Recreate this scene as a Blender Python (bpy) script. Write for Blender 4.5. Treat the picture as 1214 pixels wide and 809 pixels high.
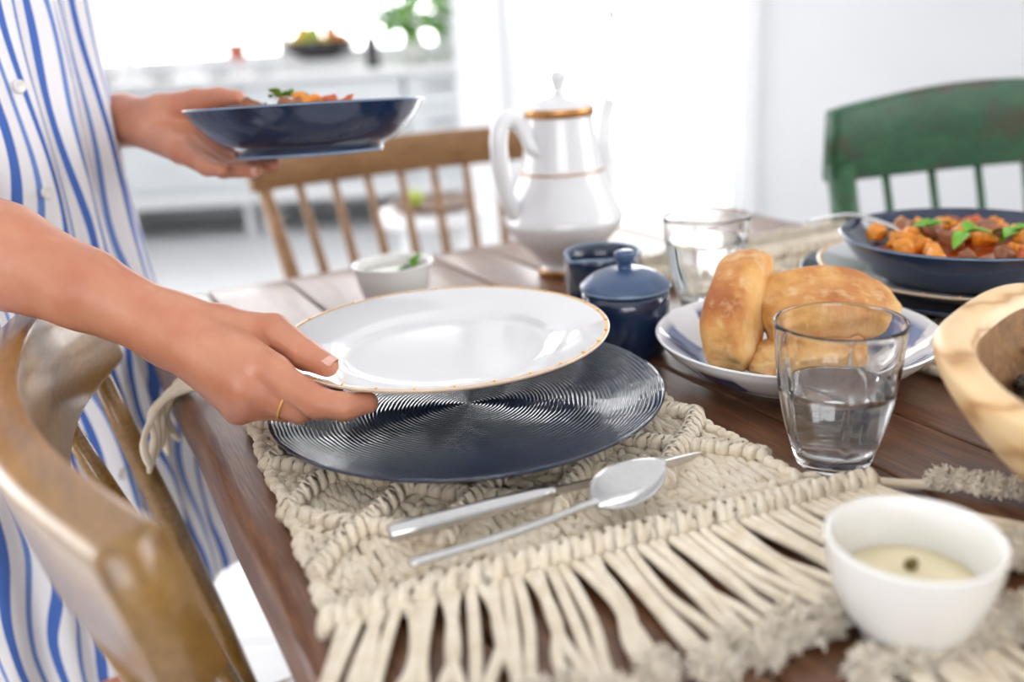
import bpy, math, random
import numpy as np
from mathutils import Vector, Matrix, noise

random.seed(7); np.random.seed(7)
PI = math.pi
for o in list(bpy.data.objects): bpy.data.objects.remove(o)
SC = bpy.context.scene
COL = SC.collection

# ------------------------------------------------------------------ camera
cam_d = bpy.data.cameras.new('camera'); cam = bpy.data.objects.new('camera', cam_d); COL.objects.link(cam)
SC.camera = cam
PITCH, ROLL = math.radians(18.49), math.radians(3.53)
fw = Vector((0, math.cos(PITCH), -math.sin(PITCH))); up0 = Vector((0, math.sin(PITCH), math.cos(PITCH))); x0 = Vector((1, 0, 0))
rt = x0 * math.cos(ROLL) - up0 * math.sin(ROLL); up = x0 * math.sin(ROLL) + up0 * math.cos(ROLL)
M = Matrix((rt, up, -fw)).transposed().to_4x4(); M.translation = Vector((0, 0, 1.0206)); cam.matrix_world = M
cam_d.sensor_width = 36.0; cam_d.lens = 36.0 * 1100 / 1214; cam_d.clip_start = 0.02; cam_d.clip_end = 60
cam_d.dof.use_dof = True; cam_d.dof.focus_distance = 0.63; cam_d.dof.aperture_fstop = 2.9

# ------------------------------------------------------------------ daylight
w = bpy.data.worlds.new('sky'); SC.world = w; w.use_nodes = True
bg = w.node_tree.nodes['Background']; bg.inputs[0].default_value = (0.985, 0.985, 1.0, 1); bg.inputs[1].default_value = 5.5
SC.view_settings.view_transform = 'Standard'; SC.view_settings.look = 'None'
SC.view_settings.exposure = 0.25; SC.view_settings.gamma = 1.0; SC.view_settings.use_curve_mapping = False
SC.cycles.use_denoising = True
SC.cycles.max_bounces = 20; SC.cycles.transmission_bounces = 18; SC.cycles.transparent_max_bounces = 16

def portal(name, c, sx, sy, rot):
    d = bpy.data.lights.new(name, 'AREA'); d.shape = 'RECTANGLE'; d.size = sx; d.size_y = sy; d.cycles.is_portal = True
    o = bpy.data.objects.new(name, d); o.location = c; o.rotation_euler = rot; COL.objects.link(o)
# an area light points along its -Z
portal('daylight_portal', (-1.75, 5.93, 1.72), 2.9, 1.6, (-PI/2, 0, 0))
portal('daylight_portal', (0.44, 3.47, 1.15), 0.95, 2.3, (-PI/2, 0, 0))
portal('daylight_portal', (-3.23, 1.4, 1.5), 1.9, 4.2, (0, -PI/2, 0))
portal('daylight_portal', (0.0, -2.43, 1.6), 2.0, 1.3, (PI/2, 0, 0))  # sky light through the added rear window
portal('daylight_portal', (3.03, 0.6, 1.55), 1.6, 2.0, (0, PI/2, 0))

# ------------------------------------------------------------------ helpers
def empty(name, loc=(0, 0, 0), rotz=0, parent=None):
    o = bpy.data.objects.new(name, None); COL.objects.link(o); o.location = loc; o.rotation_euler = (0, 0, rotz)
    o.empty_display_size = 0.02
    if parent: o.parent = parent
    return o
def tag(o, label=None, cat=None, group=None, kind=None):
    if label: o['label'] = label
    if cat: o['category'] = cat
    if group: o['group'] = group
    if kind: o['kind'] = kind
    return o
def mesh(V, F, smooth=True, uv=None):
    me = bpy.data.meshes.new('m'); me.from_pydata([tuple(map(float, v)) for v in V], [], [tuple(map(int, f)) for f in F])
    if smooth: me.polygons.foreach_set('use_smooth', [True] * len(me.polygons))
    if uv is not None:
        l = me.uv_layers.new(name='UVMap'); idx = np.empty(len(me.loops), int); me.loops.foreach_get('vertex_index', idx)
        l.data.foreach_set('uv', np.asarray(uv, float)[idx].ravel())
    me.update(); return me
def link(name, me, mat, parent=None, loc=None, rot=None):
    me.name = name; o = bpy.data.objects.new(name, me); COL.objects.link(o)
    if mat is not None and len(me.materials) == 0: me.materials.append(mat)
    if parent: o.parent = parent
    if loc is not None: o.location = loc
    if rot is not None: o.rotation_euler = rot
    return o
def obj(name, VF, mat, parent=None, smooth=True, loc=None, rot=None, uv=None):
    return link(name, mesh(VF[0], VF[1], smooth, uv), mat, parent, loc, rot)
def copy_tree(o, parent=None):
    c = o.copy(); COL.objects.link(c); c.parent = parent
    for ch in o.children: copy_tree(ch, c)
    return c
def join(*parts):
    V, F = [], []
    for v, f in parts:
        k = len(V); V += [tuple(a) for a in v]; F += [tuple(i + k for i in q) for q in f]
    return V, F
def xf(VF, M4):
    return [tuple(M4 @ Vector(v)) for v in VF[0]], VF[1]
def move(VF, d): return [(v[0] + d[0], v[1] + d[1], v[2] + d[2]) for v in VF[0]], VF[1]
def lathe(prof, n=64, fn=None):
    V, F, rings = [], [], []
    for r, z in prof:
        if r < 1e-6: rings.append([len(V)]); V.append((0, 0, z))
        else:
            k = len(V); ring = []
            for i in range(n):
                t = 2 * PI * i / n; rr, zz = (r, z) if fn is None else fn(r, z, t)
                V.append((rr * math.cos(t), rr * math.sin(t), zz)); ring.append(k + i)
            rings.append(ring)
    for a, b in zip(rings, rings[1:]):
        for i in range(n):
            j = (i + 1) % n
            if len(a) == 1 and len(b) == 1: continue
            if len(a) == 1: F.append((a[0], b[j], b[i]))
            elif len(b) == 1: F.append((a[i], a[j], b[0]))
            else: F.append((a[i], a[j], b[j], b[i]))
    return V, F
def spl(P, n=8, closed=False):
    P = [Vector(p) for p in P]; out = []
    m = len(P)
    for i in range(m if closed else m - 1):
        g = lambda k: P[k % m] if closed else P[max(0, min(m - 1, k))]
        p0, p1, p2, p3 = g(i - 1), g(i), g(i + 1), g(i + 2)
        for j in range(n):
            t = j / n
            out.append(0.5 * ((2 * p1) + (p2 - p0) * t + (2 * p0 - 5 * p1 + 4 * p2 - p3) * t * t + (3 * p1 - p0 - 3 * p2 + p3) * t ** 3))
    if not closed: out.append(P[-1].copy())
    return out
def lerpl(vals, n):
    x = np.linspace(0, len(vals) - 1, n); return list(np.interp(x, range(len(vals)), vals))
def tube(P, r, n=10, cap=True, closed=False, flat=None):
    P = [Vector(p) for p in P]; m = len(P)
    if not hasattr(r, '__len__'): r = [r] * m
    V, F = [], []
    T0 = (P[1] - P[0]).normalized(); ref = Vector((0, 0, 1)) if abs(T0.z) < 0.9 else Vector((1, 0, 0))
    N = (ref - T0 * ref.dot(T0)).normalized()
    for i in range(m):
        if closed: T = (P[(i + 1) % m] - P[i - 1]).normalized()
        else: T = (P[min(i + 1, m - 1)] - P[max(i - 1, 0)]).normalized()
        N = (N - T * N.dot(T)).normalized(); B = T.cross(N)
        for k in range(n):
            a = 2 * PI * k / n; fx = 1.0 if flat is None else flat
            V.append(P[i] + (N * math.sin(a) * fx + B * math.cos(a)) * r[i])
    for i in range(m if closed else m - 1):
        for k in range(n):
            i2 = (i + 1) % m
            F.append((i * n + k, i * n + (k + 1) % n, i2 * n + (k + 1) % n, i2 * n + k))
    if cap and not closed:
        F.append(tuple(range(n - 1, -1, -1))); F.append(tuple(range((m - 1) * n, m * n)))
    return V, F
def box(x, y, z, b=0.0, c=(0, 0, 0)):
    """chamfered box of size x,y,z centred on c"""
    if b <= 0:
        V = [(sx * x / 2, sy * y / 2, sz * z / 2) for sx in (-1, 1) for sy in (-1, 1) for sz in (-1, 1)]
        F = [(0, 1, 3, 2), (4, 6, 7, 5), (0, 4, 5, 1), (2, 3, 7, 6), (0, 2, 6, 4), (1, 5, 7, 3)]
    else:
        V, idx = [], {}
        for sx in (-1, 1):
            for sy in (-1, 1):
                for sz in (-1, 1):
                    for ax in range(3):
                        p = [sx * (x / 2 - b), sy * (y / 2 - b), sz * (z / 2 - b)]
                        p[ax] = (sx, sy, sz)[ax] * (x, y, z)[ax] / 2
                        idx[(sx, sy, sz, ax)] = len(V); V.append(tuple(p))
        F = []
        for ax in range(3):
            o1, o2 = [(1, 2), (2, 0), (0, 1)][ax]
            for s in (-1, 1):
                q = []
                for a, d in ((-1, -1), (1, -1), (1, 1), (-1, 1)):
                    k = [0, 0, 0]; k[ax] = s; k[o1] = a; k[o2] = d; q.append(idx[tuple(k) + (ax,)])
                F.append(tuple(q if s > 0 else q[::-1]))
        for ax in range(3):       # edges along ax
            o1, o2 = [(1, 2), (2, 0), (0, 1)][ax]
            for a in (-1, 1):
                for d in (-1, 1):
                    def K(s, which):
                        k = [0, 0, 0]; k[ax] = s; k[o1] = a; k[o2] = d; return idx[tuple(k) + (which,)]
                    q = (K(-1, o1), K(1, o1), K(1, o2), K(-1, o2)); F.append(q if a * d < 0 else q[::-1])
        for sx in (-1, 1):
            for sy in (-1, 1):
                for sz in (-1, 1):
                    q = tuple(idx[(sx, sy, sz, k)] for k in range(3)); F.append(q if sx * sy * sz > 0 else q[::-1])
    return move((V, F), c)
def ball(r=(1, 1, 1), n=12, m=8, fn=None):
    pr = [(math.sin(PI * i / m), -math.cos(PI * i / m)) for i in range(m + 1)]; pr[0] = (0, -1); pr[-1] = (0, 1)
    V, F = lathe(pr, n)
    if fn: V = [tuple(Vector(v) * fn(Vector(v))) for v in V]
    return [(v[0] * r[0], v[1] * r[1], v[2] * r[2]) for v in V], F
def fnoise(p, s=1.0, o=3):
    return noise.fractal(Vector(p) * s, 1.0, 2.0, o)
def bent_plank(P, width, thick, hfn=None, seg=24, bev=0.004, up=Vector((0, 0, 1))):
    """plank following path P, `width` along up, `thick` across; hfn(t)->(lower,upper) height factors"""
    P = spl(P, seg); m = len(P); V, F = [], []
    for i, p in enumerate(P):
        T = (P[min(i + 1, m - 1)] - P[max(i - 1, 0)]).normalized(); Sd = T.cross(up).normalized(); U = Sd.cross(T).normalized()
        lo, hi = (-0.5, 0.5) if hfn is None else hfn(i / (m - 1))
        a, b, h0, h1 = thick / 2, bev, lo * width, hi * width
        for (s, u) in ((-a, h0 + b), (-a, h1 - b), (-a + b * 0.3, h1 - b * 0.3), (-a + b, h1), (a - b, h1), (a - b * 0.3, h1 - b * 0.3), (a, h1 - b), (a, h0 + b), (a - b, h0), (-a + b, h0)):
            V.append(p + Sd * s + U * u)
    n = 10
    for i in range(m - 1):
        for k in range(n): F.append((i * n + k, i * n + (k + 1) % n, (i + 1) * n + (k + 1) % n, (i + 1) * n + k))
    F.append(tuple(range(n - 1, -1, -1))); F.append(tuple(range((m - 1) * n, m * n)))
    return V, F

# ------------------------------------------------------------------ materials
def srgb(r, g, b):
    f = lambda c: (c / 255 / 12.92) if c / 255 <= 0.04045 else ((c / 255 + 0.055) / 1.055) ** 2.4
    return (f(r), f(g), f(b), 1)
class NT:
    def __init__(s, name):
        s.m = bpy.data.materials.new(name); s.m.use_nodes = True; s.t = s.m.node_tree; s.n = s.t.nodes
        s.p = s.n['Principled BSDF']; s.out = s.n['Material Output']
    def new(s, t, **kw):
        x = s.n.new(t)
        for k, v in kw.items(): setattr(x, k, v)
        return x
    def lk(s, a, b): s.t.links.new(a, b)
    def coord(s, scale=(1, 1, 1), which='Object', rnd=False, rot=(0, 0, 0)):
        c = s.new('ShaderNodeTexCoord'); mp = s.new('ShaderNodeMapping'); mp.inputs['Scale'].default_value = scale; mp.inputs['Rotation'].default_value = rot
        s.lk(c.outputs[which], mp.inputs[0])
        if rnd:
            oi = s.new('ShaderNodeObjectInfo'); mu = s.new('ShaderNodeMath', operation='MULTIPLY'); mu.inputs[1].default_value = 37.0
            s.lk(oi.outputs['Random'], mu.inputs[0]); s.lk(mu.outputs[0], mp.inputs['Location'])
        return mp.outputs[0]
    def noise(s, vec, scale, detail=4, rough=0.5, dist=0.0):
        x = s.new('ShaderNodeTexNoise'); x.inputs['Scale'].default_value = scale; x.inputs['Detail'].default_value = detail
        x.inputs['Roughness'].default_value = rough; x.inputs['Distortion'].default_value = dist; s.lk(vec, x.inputs['Vector']); return x.outputs['Fac']
    def ramp(s, fac, stops, interp='LINEAR'):
        x = s.new('ShaderNodeValToRGB'); x.color_ramp.interpolation = interp; e = x.color_ramp.elements
        while len(e) < len(stops): e.new(0.5)
        for k, (p, c) in enumerate(stops): e[k].position = p; e[k].color = c
        s.lk(fac, x.inputs[0]); return x.outputs[0]
    def mix(s, fac, a, b, mode='MIX'):
        x = s.new('ShaderNodeMix', data_type='RGBA', blend_type=mode)
        for sock, v in ((x.inputs[0], fac), (x.inputs[6], a), (x.inputs[7], b)):
            if isinstance(v, (int, float)): sock.default_value = v
            elif isinstance(v, tuple): sock.default_value = v
            else: s.lk(v, sock)
        return x.outputs[2]
    def bump(s, hgt, strength=0.3, dist=0.002):
        x = s.new('ShaderNodeBump'); x.inputs['Strength'].default_value = strength; x.inputs['Distance'].default_value = dist
        s.lk(hgt, x.inputs['Height']); s.lk(x.outputs[0], s.p.inputs['Normal']); return x
    def set(s, **kw):
        for k, v in kw.items():
            i = s.p.inputs[k.replace('_', ' ')]
            if hasattr(v, 'is_linked'): s.lk(v, i)
            else: i.default_value = v
        return s
def plain(name, c, rough=0.5, var=0.06, scale=30, bump=0.0, bscale=200, **kw):
    t = NT(name); v = t.coord()
    f = t.noise(v, scale, 3)
    d = tuple(x * (1 - var) for x in c[:3]) + (1,); l = tuple(min(1, x * (1 + var)) for x in c[:3]) + (1,)
    t.set(Base_Color=t.ramp(f, [(0.3, d), (0.7, l)]), Roughness=rough, **kw)
    if bump: t.bump(t.noise(v, bscale, 3), bump, 0.001)
    return t.m
def wood(name, cols, grain=(1.2, 22, 22), rough=0.4, bump=0.25, scale=6, fleck=None, spec=0.5, rnd=True, coat=0.0):
    t = NT(name); v = t.coord(grain, rnd=rnd)
    f = t.noise(v, scale, 6, 0.6, 0.6)
    base = t.ramp(f, [(0.25 + 0.5 * i / (len(cols) - 1), c) for i, c in enumerate(cols)])
    v2 = t.coord((grain[0] * 3, grain[1] * 4, grain[2] * 4), rnd=rnd); f2 = t.noise(v2, scale * 1.5, 4)
    base = t.mix(t.ramp(f2, [(0.35, (0.55, 0.55, 0.55, 1)), (0.6, (1, 1, 1, 1))]), tuple(x * 0.55 for x in cols[0][:3]) + (1,), base)
    if fleck:
        v3 = t.coord((1, 1.6, 1.6), rnd=rnd); f3 = t.noise(v3, fleck[0], 5, 0.65)
        base = t.mix(t.ramp(f3, [(fleck[2], (0, 0, 0, 1)), (fleck[3], (1, 1, 1, 1))]), base, fleck[1])
    t.set(Base_Color=base, Roughness=rough, Coat_Weight=coat, Coat_Roughness=0.12); t.p.inputs['Specular IOR Level'].default_value = spec
    t.bump(f2, bump, 0.001); return t.m
MT = {}
MT['wall'] = plain('white_wall_paint', srgb(236, 237, 239), 0.85, 0.01, 3, 0.05, 120)
MT['ceiling'] = plain('ceiling_paint', srgb(240, 240, 240), 0.9, 0.01)
MT['trim'] = plain('white_trim_paint', srgb(238, 239, 240), 0.45, 0.01)
t = NT('painted_floor_boards'); v = t.coord((1, 1, 1)); br = t.new('ShaderNodeTexBrick'); br.inputs['Scale'].default_value = 1.0
br.inputs['Brick Width'].default_value = 1.8; br.inputs['Row Height'].default_value = 0.16; br.inputs['Mortar Size'].default_value = 0.004
br.inputs['Color1'].default_value = srgb(226, 226, 226); br.inputs['Color2'].default_value = srgb(218, 219, 221); br.inputs['Mortar'].default_value = srgb(186, 188, 190)
t.lk(v, br.inputs['Vector']); f = t.noise(t.coord((1, 14, 1)), 4, 4)
t.set(Base_Color=t.mix(t.ramp(f, [(0.3, (0, 0, 0, 1)), (0.8, (0.5, 0.5, 0.5, 1))]), br.outputs[0], srgb(205, 205, 205)), Roughness=0.4); MT['floor'] = t.m
t = NT('window_glass')
tr = t.new('ShaderNodeBsdfTransparent'); gl = t.new('ShaderNodeBsdfGlossy'); gl.inputs['Roughness'].default_value = 0.02; mx = t.new('ShaderNodeMixShader'); fr = t.new('ShaderNodeFresnel'); fr.inputs[0].default_value = 1.25
t.lk(fr.outputs[0], mx.inputs[0]); t.lk(tr.outputs[0], mx.inputs[1]); t.lk(gl.outputs[0], mx.inputs[2]); t.lk(mx.outputs[0], t.out.inputs[0]); MT['pane'] = t.m
MT['table'] = wood('dark_table_wood', [srgb(84, 52, 33), srgb(120, 80, 53), srgb(150, 107, 74)], (1.6, 20, 20), 0.36, 0.35, 5, fleck=(9, srgb(150, 118, 92), 0.56, 0.78), coat=0.15)
MT['table_under'] = plain('table_underside', srgb(48, 32, 24), 0.7)
MT['brown_chair'] = wood('brown_chair_wood', [srgb(118, 84, 50), srgb(150, 110, 70), srgb(172, 132, 88)], (2, 18, 18), 0.45, 0.2, 5)
MT['ochre_chair'] = wood('ochre_varnished_wood', [srgb(120, 86, 40), srgb(146, 108, 54), srgb(164, 124, 66)], (3, 14, 14), 0.3, 0.12, 4, coat=0.5)
MT['green_chair'] = wood('worn_green_paint', [srgb(28, 66, 42), srgb(38, 86, 54), srgb(52, 104, 66)], (3, 8, 8), 0.42, 0.3, 5, fleck=(13, srgb(70, 56, 42), 0.52, 0.66))
MT['porcelain'] = plain('white_porcelain', srgb(228, 228, 229), 0.08, 0.01, 10, Coat_Weight=0.4, Coat_Roughness=0.03)
MT['stoneware'] = plain('white_stoneware', srgb(238, 237, 233), 0.2, 0.015, 20, Coat_Weight=0.25, Coat_Roughness=0.1)
MT['gold'] = plain('gold_lustre', srgb(226, 176, 106), 0.35, 0.08, 60, Metallic=0.45)
MT['gold_soft'] = plain('gold_band', srgb(196, 142, 84), 0.25, 0.08, 60, Metallic=0.5)
MT['silver'] = plain('brushed_steel', srgb(205, 204, 203), 0.2, 0.05, 200, 0.02, 900, Metallic=1.0)
MT['navy'] = plain('navy_glaze', srgb(26, 42, 70), 0.16, 0.12, 25, Coat_Weight=0.5, Coat_Roughness=0.08)
MT['navy_light'] = plain('navy_satin_glaze', srgb(58, 82, 116), 0.3, 0.08, 25, Coat_Weight=0.3, Coat_Roughness=0.2)
MT['navy_rim'] = plain('worn_pale_glaze_edge', srgb(120, 140, 165), 0.25, 0.1, 60)
t = NT('ridged_navy_glaze'); v = t.coord((1, 1, 0)); wv = t.new('ShaderNodeTexWave', wave_type='RINGS', rings_direction='SPHERICAL', wave_profile='SIN')
wv.inputs['Scale'].default_value = 112; wv.inputs['Distortion'].default_value = 7.0; wv.inputs['Detail'].default_value = 2.0; wv.inputs['Detail Scale'].default_value = 0.22
t.lk(v, wv.inputs['Vector']); f = t.noise(t.coord(), 40, 4)
t.set(Base_Color=t.ramp(f, [(0.3, srgb(14, 24, 44)), (0.75, srgb(30, 48, 76))]), Roughness=0.09, IOR=1.75); t.bump(wv.outputs['Fac'], 0.5, 0.0005); MT['ridged'] = t.m
def ropemat(name, c1, c2):
    t = NT(name); v = t.coord((1, 1, 1)); f = t.noise(v, 90, 4); f2 = t.noise(t.coord((1, 1, 1)), 700, 3, 0.7)
    t.set(Base_Color=t.ramp(f, [(0.25, c1), (0.75, c2)]), Roughness=0.95, Sheen_Weight=0.2); t.p.inputs['Specular IOR Level'].default_value = 0.1
    t.bump(f2, 0.6, 0.001); return t.m
MT['rope'] = ropemat('cream_cotton_rope', srgb(226, 210, 184), srgb(247, 237, 218))
MT['fluff'] = ropemat('frayed_cotton', srgb(248, 234, 210), srgb(255, 249, 236))
t = NT('drinking_glass'); t.set(Base_Color=(0.985, 0.99, 0.99, 1), Roughness=0.0, IOR=1.46, Transmission_Weight=1.0); MT['glass'] = t.m
t = NT('clear_water'); t.set(Base_Color=(0.985, 0.992, 0.995, 1), Roughness=0.0, IOR=1.333, Transmission_Weight=1.0); MT['water'] = t.m
t = NT('bread_crust'); v = t.coord(rnd=True); f = t.noise(v, 60, 5, 0.6)
tc = t.new('ShaderNodeTexCoord'); sp = t.new('ShaderNodeSeparateXYZ'); t.lk(tc.outputs['Object'], sp.inputs[0])
zs = t.new('ShaderNodeMath', operation='MULTIPLY_ADD'); zs.inputs[1].default_value = 13.0; t.lk(sp.outputs[2], zs.inputs[0]); t.lk(t.noise(v, 26, 4, 0.55), zs.inputs[2])
c = t.ramp(zs.outputs[0], [(0.30, srgb(206, 140, 74)), (0.46, srgb(234, 190, 126)), (0.64, srgb(226, 172, 100)), (0.84, srgb(198, 128, 64)), (1.0, srgb(170, 98, 46))])
c = t.mix(t.ramp(f, [(0.52, (0, 0, 0, 1)), (0.72, (0.55, 0.55, 0.55, 1))]), c, srgb(242, 214, 164))
t.set(Base_Color=c, Roughness=0.62, Subsurface_Weight=0.06, Subsurface_Radius=(0.01, 0.005, 0.002)); t.p.inputs['Subsurface Scale'].default_value = 0.3
t.bump(t.noise(v, 120, 6, 0.7), 0.6, 0.0025); MT['bread'] = t.m
t = NT('brushed_blue_on_white'); v = t.coord((1, 1, 0)); f = t.noise(v, 16, 3, 0.5, 1.2)
sp = t.new('ShaderNodeSeparateXYZ'); cc = t.new('ShaderNodeTexCoord'); t.lk(cc.outputs['Object'], sp.inputs[0])
ln = t.new('ShaderNodeVectorMath', operation='LENGTH'); mpp = t.coord((1, 1, 0)); t.lk(mpp, ln.inputs[0])
at2 = t.new('ShaderNodeMath', operation='ARCTAN2'); t.lk(sp.outputs[1], at2.inputs[0]); t.lk(sp.outputs[0], at2.inputs[1])
m1 = t.new('ShaderNodeMath', operation='MULTIPLY'); m1.inputs[1].default_value = 7.0; t.lk(at2.outputs[0], m1.inputs[0])
sn = t.new('ShaderNodeMath', operation='SINE'); t.lk(m1.outputs[0], sn.inputs[0])
ad = t.new('ShaderNodeMath', operation='MULTIPLY_ADD'); ad.inputs[1].default_value = 0.24; t.lk(sn.outputs[0], ad.inputs[0]); t.lk(f, ad.inputs[2])
rad = t.ramp(ln.outputs['Value'], [(0.066, (0, 0, 0, 1)), (0.074, (1, 1, 1, 1)), (0.098, (1, 1, 1, 1)), (0.103, (0, 0, 0, 1))])
pet = t.ramp(ad.outputs[0], [(0.47, (0, 0, 0, 1)), (0.54, (1, 1, 1, 1))])
t.set(Base_Color=t.mix(t.mix(1.0, rad, pet, 'MULTIPLY'), srgb(238, 238, 240), t.ramp(f, [(0.4, srgb(44, 46, 98)), (0.7, srgb(104, 122, 178))])), Roughness=0.1, Coat_Weight=0.4, Coat_Roughness=0.03); MT['bluewhite'] = t.m
t = NT('olive_wood'); v = t.coord((1, 1, 2.2), rot=(0.5, 0.3, 0.4)); wv = t.new('ShaderNodeTexWave', wave_type='BANDS', bands_direction='Z'); wv.inputs['Scale'].default_value = 9; wv.inputs['Distortion'].default_value = 9; wv.inputs['Detail'].default_value = 3; wv.inputs['Detail Scale'].default_value = 1.3
t.lk(v, wv.inputs['Vector']); f = t.noise(v, 12, 4)
c = t.ramp(wv.outputs['Fac'], [(0.0, srgb(236, 205, 158)), (0.6, srgb(230, 195, 146)), (0.92, srgb(214, 172, 120)), (1.0, srgb(184, 138, 90))])
t.set(Base_Color=t.mix(t.ramp(f, [(0.45, (0, 0, 0, 1)), (0.8, (0.6, 0.6, 0.6, 1))]), c, srgb(240, 214, 170)), Roughness=0.42); t.bump(wv.outputs['Fac'], 0.05, 0.001); MT['olive'] = t.m
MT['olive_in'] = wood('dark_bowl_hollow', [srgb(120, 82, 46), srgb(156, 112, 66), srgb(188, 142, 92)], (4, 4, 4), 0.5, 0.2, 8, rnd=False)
def skin(name, c1, c2):
    t = NT(name); v = t.coord(); f = t.noise(v, 25, 4)
    base = t.mix(t.ramp(t.noise(v, 38, 3), [(0.45, (0, 0, 0, 1)), (0.7, (0.45, 0.45, 0.45, 1))]), t.ramp(f, [(0.3, c1), (0.7, c2)]), srgb(184, 104, 78))
    t.set(Base_Color=base, Roughness=0.42, Subsurface_Weight=0.12, Subsurface_Radius=(0.012, 0.004, 0.002)); t.p.inputs['Subsurface Scale'].default_value = 0.4
    vo = t.new('ShaderNodeTexVoronoi'); vo.inputs['Scale'].default_value = 900; t.lk(v, vo.inputs['Vector'])
    t.bump(vo.outputs['Distance'], 0.12, 0.0004); return t.m
MT['skin'] = skin('skin', srgb(190, 126, 97), srgb(208, 146, 115))
MT['nail'] = plain('fingernail', srgb(226, 176, 158), 0.2, 0.03)
MT['hair'] = plain('brown_hair', srgb(74, 50, 36), 0.5, 0.3, 80)
MT['button'] = plain('pearl_button', srgb(236, 232, 226), 0.2)
t = NT('blue_striped_cotton'); cc = t.new('ShaderNodeTexCoord'); sp = t.new('ShaderNodeSeparateXYZ'); t.lk(cc.outputs['UV'], sp.inputs[0])
m1 = t.new('ShaderNodeMath', operation='MULTIPLY'); m1.inputs[1].default_value = 1 / 0.062; t.lk(sp.outputs[0], m1.inputs[0])
fc = t.new('ShaderNodeMath', operation='FRACT'); t.lk(m1.outputs[0], fc.inputs[0])
B, W_ = srgb(78, 112, 188), srgb(238, 236, 238); B2 = srgb(112, 142, 204)
st = t.ramp(fc.outputs[0], [(0.0, B), (0.10, W_), (0.25, B2), (0.30, W_), (0.46, B), (0.57, W_), (0.74, B2), (0.82, W_)], 'CONSTANT')
t.set(Base_Color=st, Roughness=0.85, Sheen_Weight=0.1); t.p.inputs['Specular IOR Level'].default_value = 0.15
t.bump(t.noise(t.coord((1, 1, 1)), 900, 2), 0.15, 0.0005); MT['stripe'] = t.m
MT['squash'] = plain('roast_squash', srgb(238, 146, 38), 0.35, 0.22, 60, 0.3, 150, Subsurface_Weight=0.1)
MT['tomato'] = plain('tomato_sauce', srgb(196, 88, 28), 0.3, 0.25, 70, 0.4, 120)
MT['meat'] = plain('browned_meat', srgb(150, 92, 58), 0.45, 0.25, 80, 0.4, 150)
MT['herb'] = plain('green_herb', srgb(110, 170, 48), 0.4, 0.25, 60)
MT['mint'] = plain('mint_leaf', srgb(64, 124, 36), 0.4, 0.25, 60)
MT['yogurt'] = plain('mint_yogurt', srgb(214, 216, 198), 0.3, 0.03, 40)
MT['dip'] = plain('pale_yellow_dip', srgb(244, 230, 190), 0.35, 0.04, 40, 0.15, 80)
MT['caper'] = plain('caper', srgb(110, 96, 40), 0.4, 0.2, 90)
MT['seed'] = plain('dark_seeds', srgb(62, 52, 40), 0.6, 0.35, 250)
MT['sage'] = plain('grey_green_leaf', srgb(140, 160, 138), 0.55, 0.15, 60)
MT['terracotta'] = plain('terracotta', srgb(206, 122, 98), 0.8)
MT['darkbowl'] = plain('dark_bowl_glaze', srgb(56, 50, 54), 0.35)
MT['lemon'] = plain('lemon_peel', srgb(236, 198, 60), 0.45, 0.1, 60)
MT['orange'] = plain('orange_peel', srgb(226, 138, 46), 0.45, 0.1, 60)
MT['lime'] = plain('pear_green', srgb(174, 190, 76), 0.45, 0.1, 60)
MT['leaf'] = plain('houseplant_leaf', srgb(96, 158, 40), 0.45, 0.2, 20)
MT['cabinet'] = plain('pale_grey_cabinet_paint', srgb(230, 234, 236), 0.5, 0.02)
MT['worktop'] = plain('white_worktop', srgb(238, 238, 238), 0.3, 0.02)
MT['darkmetal'] = plain('dark_metal', srgb(70, 74, 80), 0.4, Metallic=0.6)
MT['rug'] = plain('grey_runner', srgb(150, 156, 162), 0.95, 0.1, 80)
MT['tray'] = wood('tray_wood', [srgb(96, 66, 44), srgb(126, 90, 60)], (3, 14, 14), 0.5)

# ------------------------------------------------------------------ room shell
T = 0.75                                  # table top height
def slab(name, x0_, x1, y0, y1, z0, z1, m, parent=None, st=True, b=0.0):
    o = obj(name, box(x1 - x0_, y1 - y0, z1 - z0, b), m, parent, False, ((x0_ + x1) / 2, (y0 + y1) / 2, (z0 + z1) / 2))
    if st and not parent: o['kind'] = 'structure'
    return o
CH = 2.65
slab('floor', -3.4, 3.2, -2.6, 6.1, -0.1, 0.0, MT['floor'])
slab('ceiling', -3.4, 3.2, -2.6, 6.1, CH, CH + 0.1, MT['ceiling'])
def wall_with_holes(name, axis, pos, thick, lo, hi, holes):
    """one wall mesh: pieces around rectangular openings (u0,u1,z0,z1), u along the wall"""
    parts = []; cur = lo
    def add(u0, u1, z0, z1):
        if u1 - u0 < 1e-4 or z1 - z0 < 1e-4: return
        c = ((u0 + u1) / 2, pos, (z0 + z1) / 2) if axis == 'x' else (pos, (u0 + u1) / 2, (z0 + z1) / 2)
        s = (u1 - u0, thick, z1 - z0) if axis == 'x' else (thick, u1 - u0, z1 - z0)
        parts.append(box(*s, 0, c))
    for u0, u1, z0, z1 in sorted(holes):
        add(cur, u0, 0, CH); add(u0, u1, 0, z0); add(u0, u1, z1, CH); cur = u1
    add(cur, hi, 0, CH)
    return tag(obj(name, join(*parts), MT['wall'], None, False), kind='structure')
wall_with_holes('wall_kitchen', 'x', 5.97, 0.16, -3.4, 0.1, [(-3.2, -0.3, 0.92, 2.52)])
wall_with_holes('wall_garden', 'x', 3.51, 0.16, -0.02, 3.2, [(0.0, 0.9, 0.0, 2.3)])
wall_with_holes('wall_left', 'y', -3.28, 0.16, -2.6, 6.1, [(-0.7, 3.5, 0.55, 2.45)])
wall_with_holes('wall_right', 'y', 3.08, 0.16, -2.6, 3.6, [(-0.4, 1.6, 0.75, 2.35)])
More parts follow.
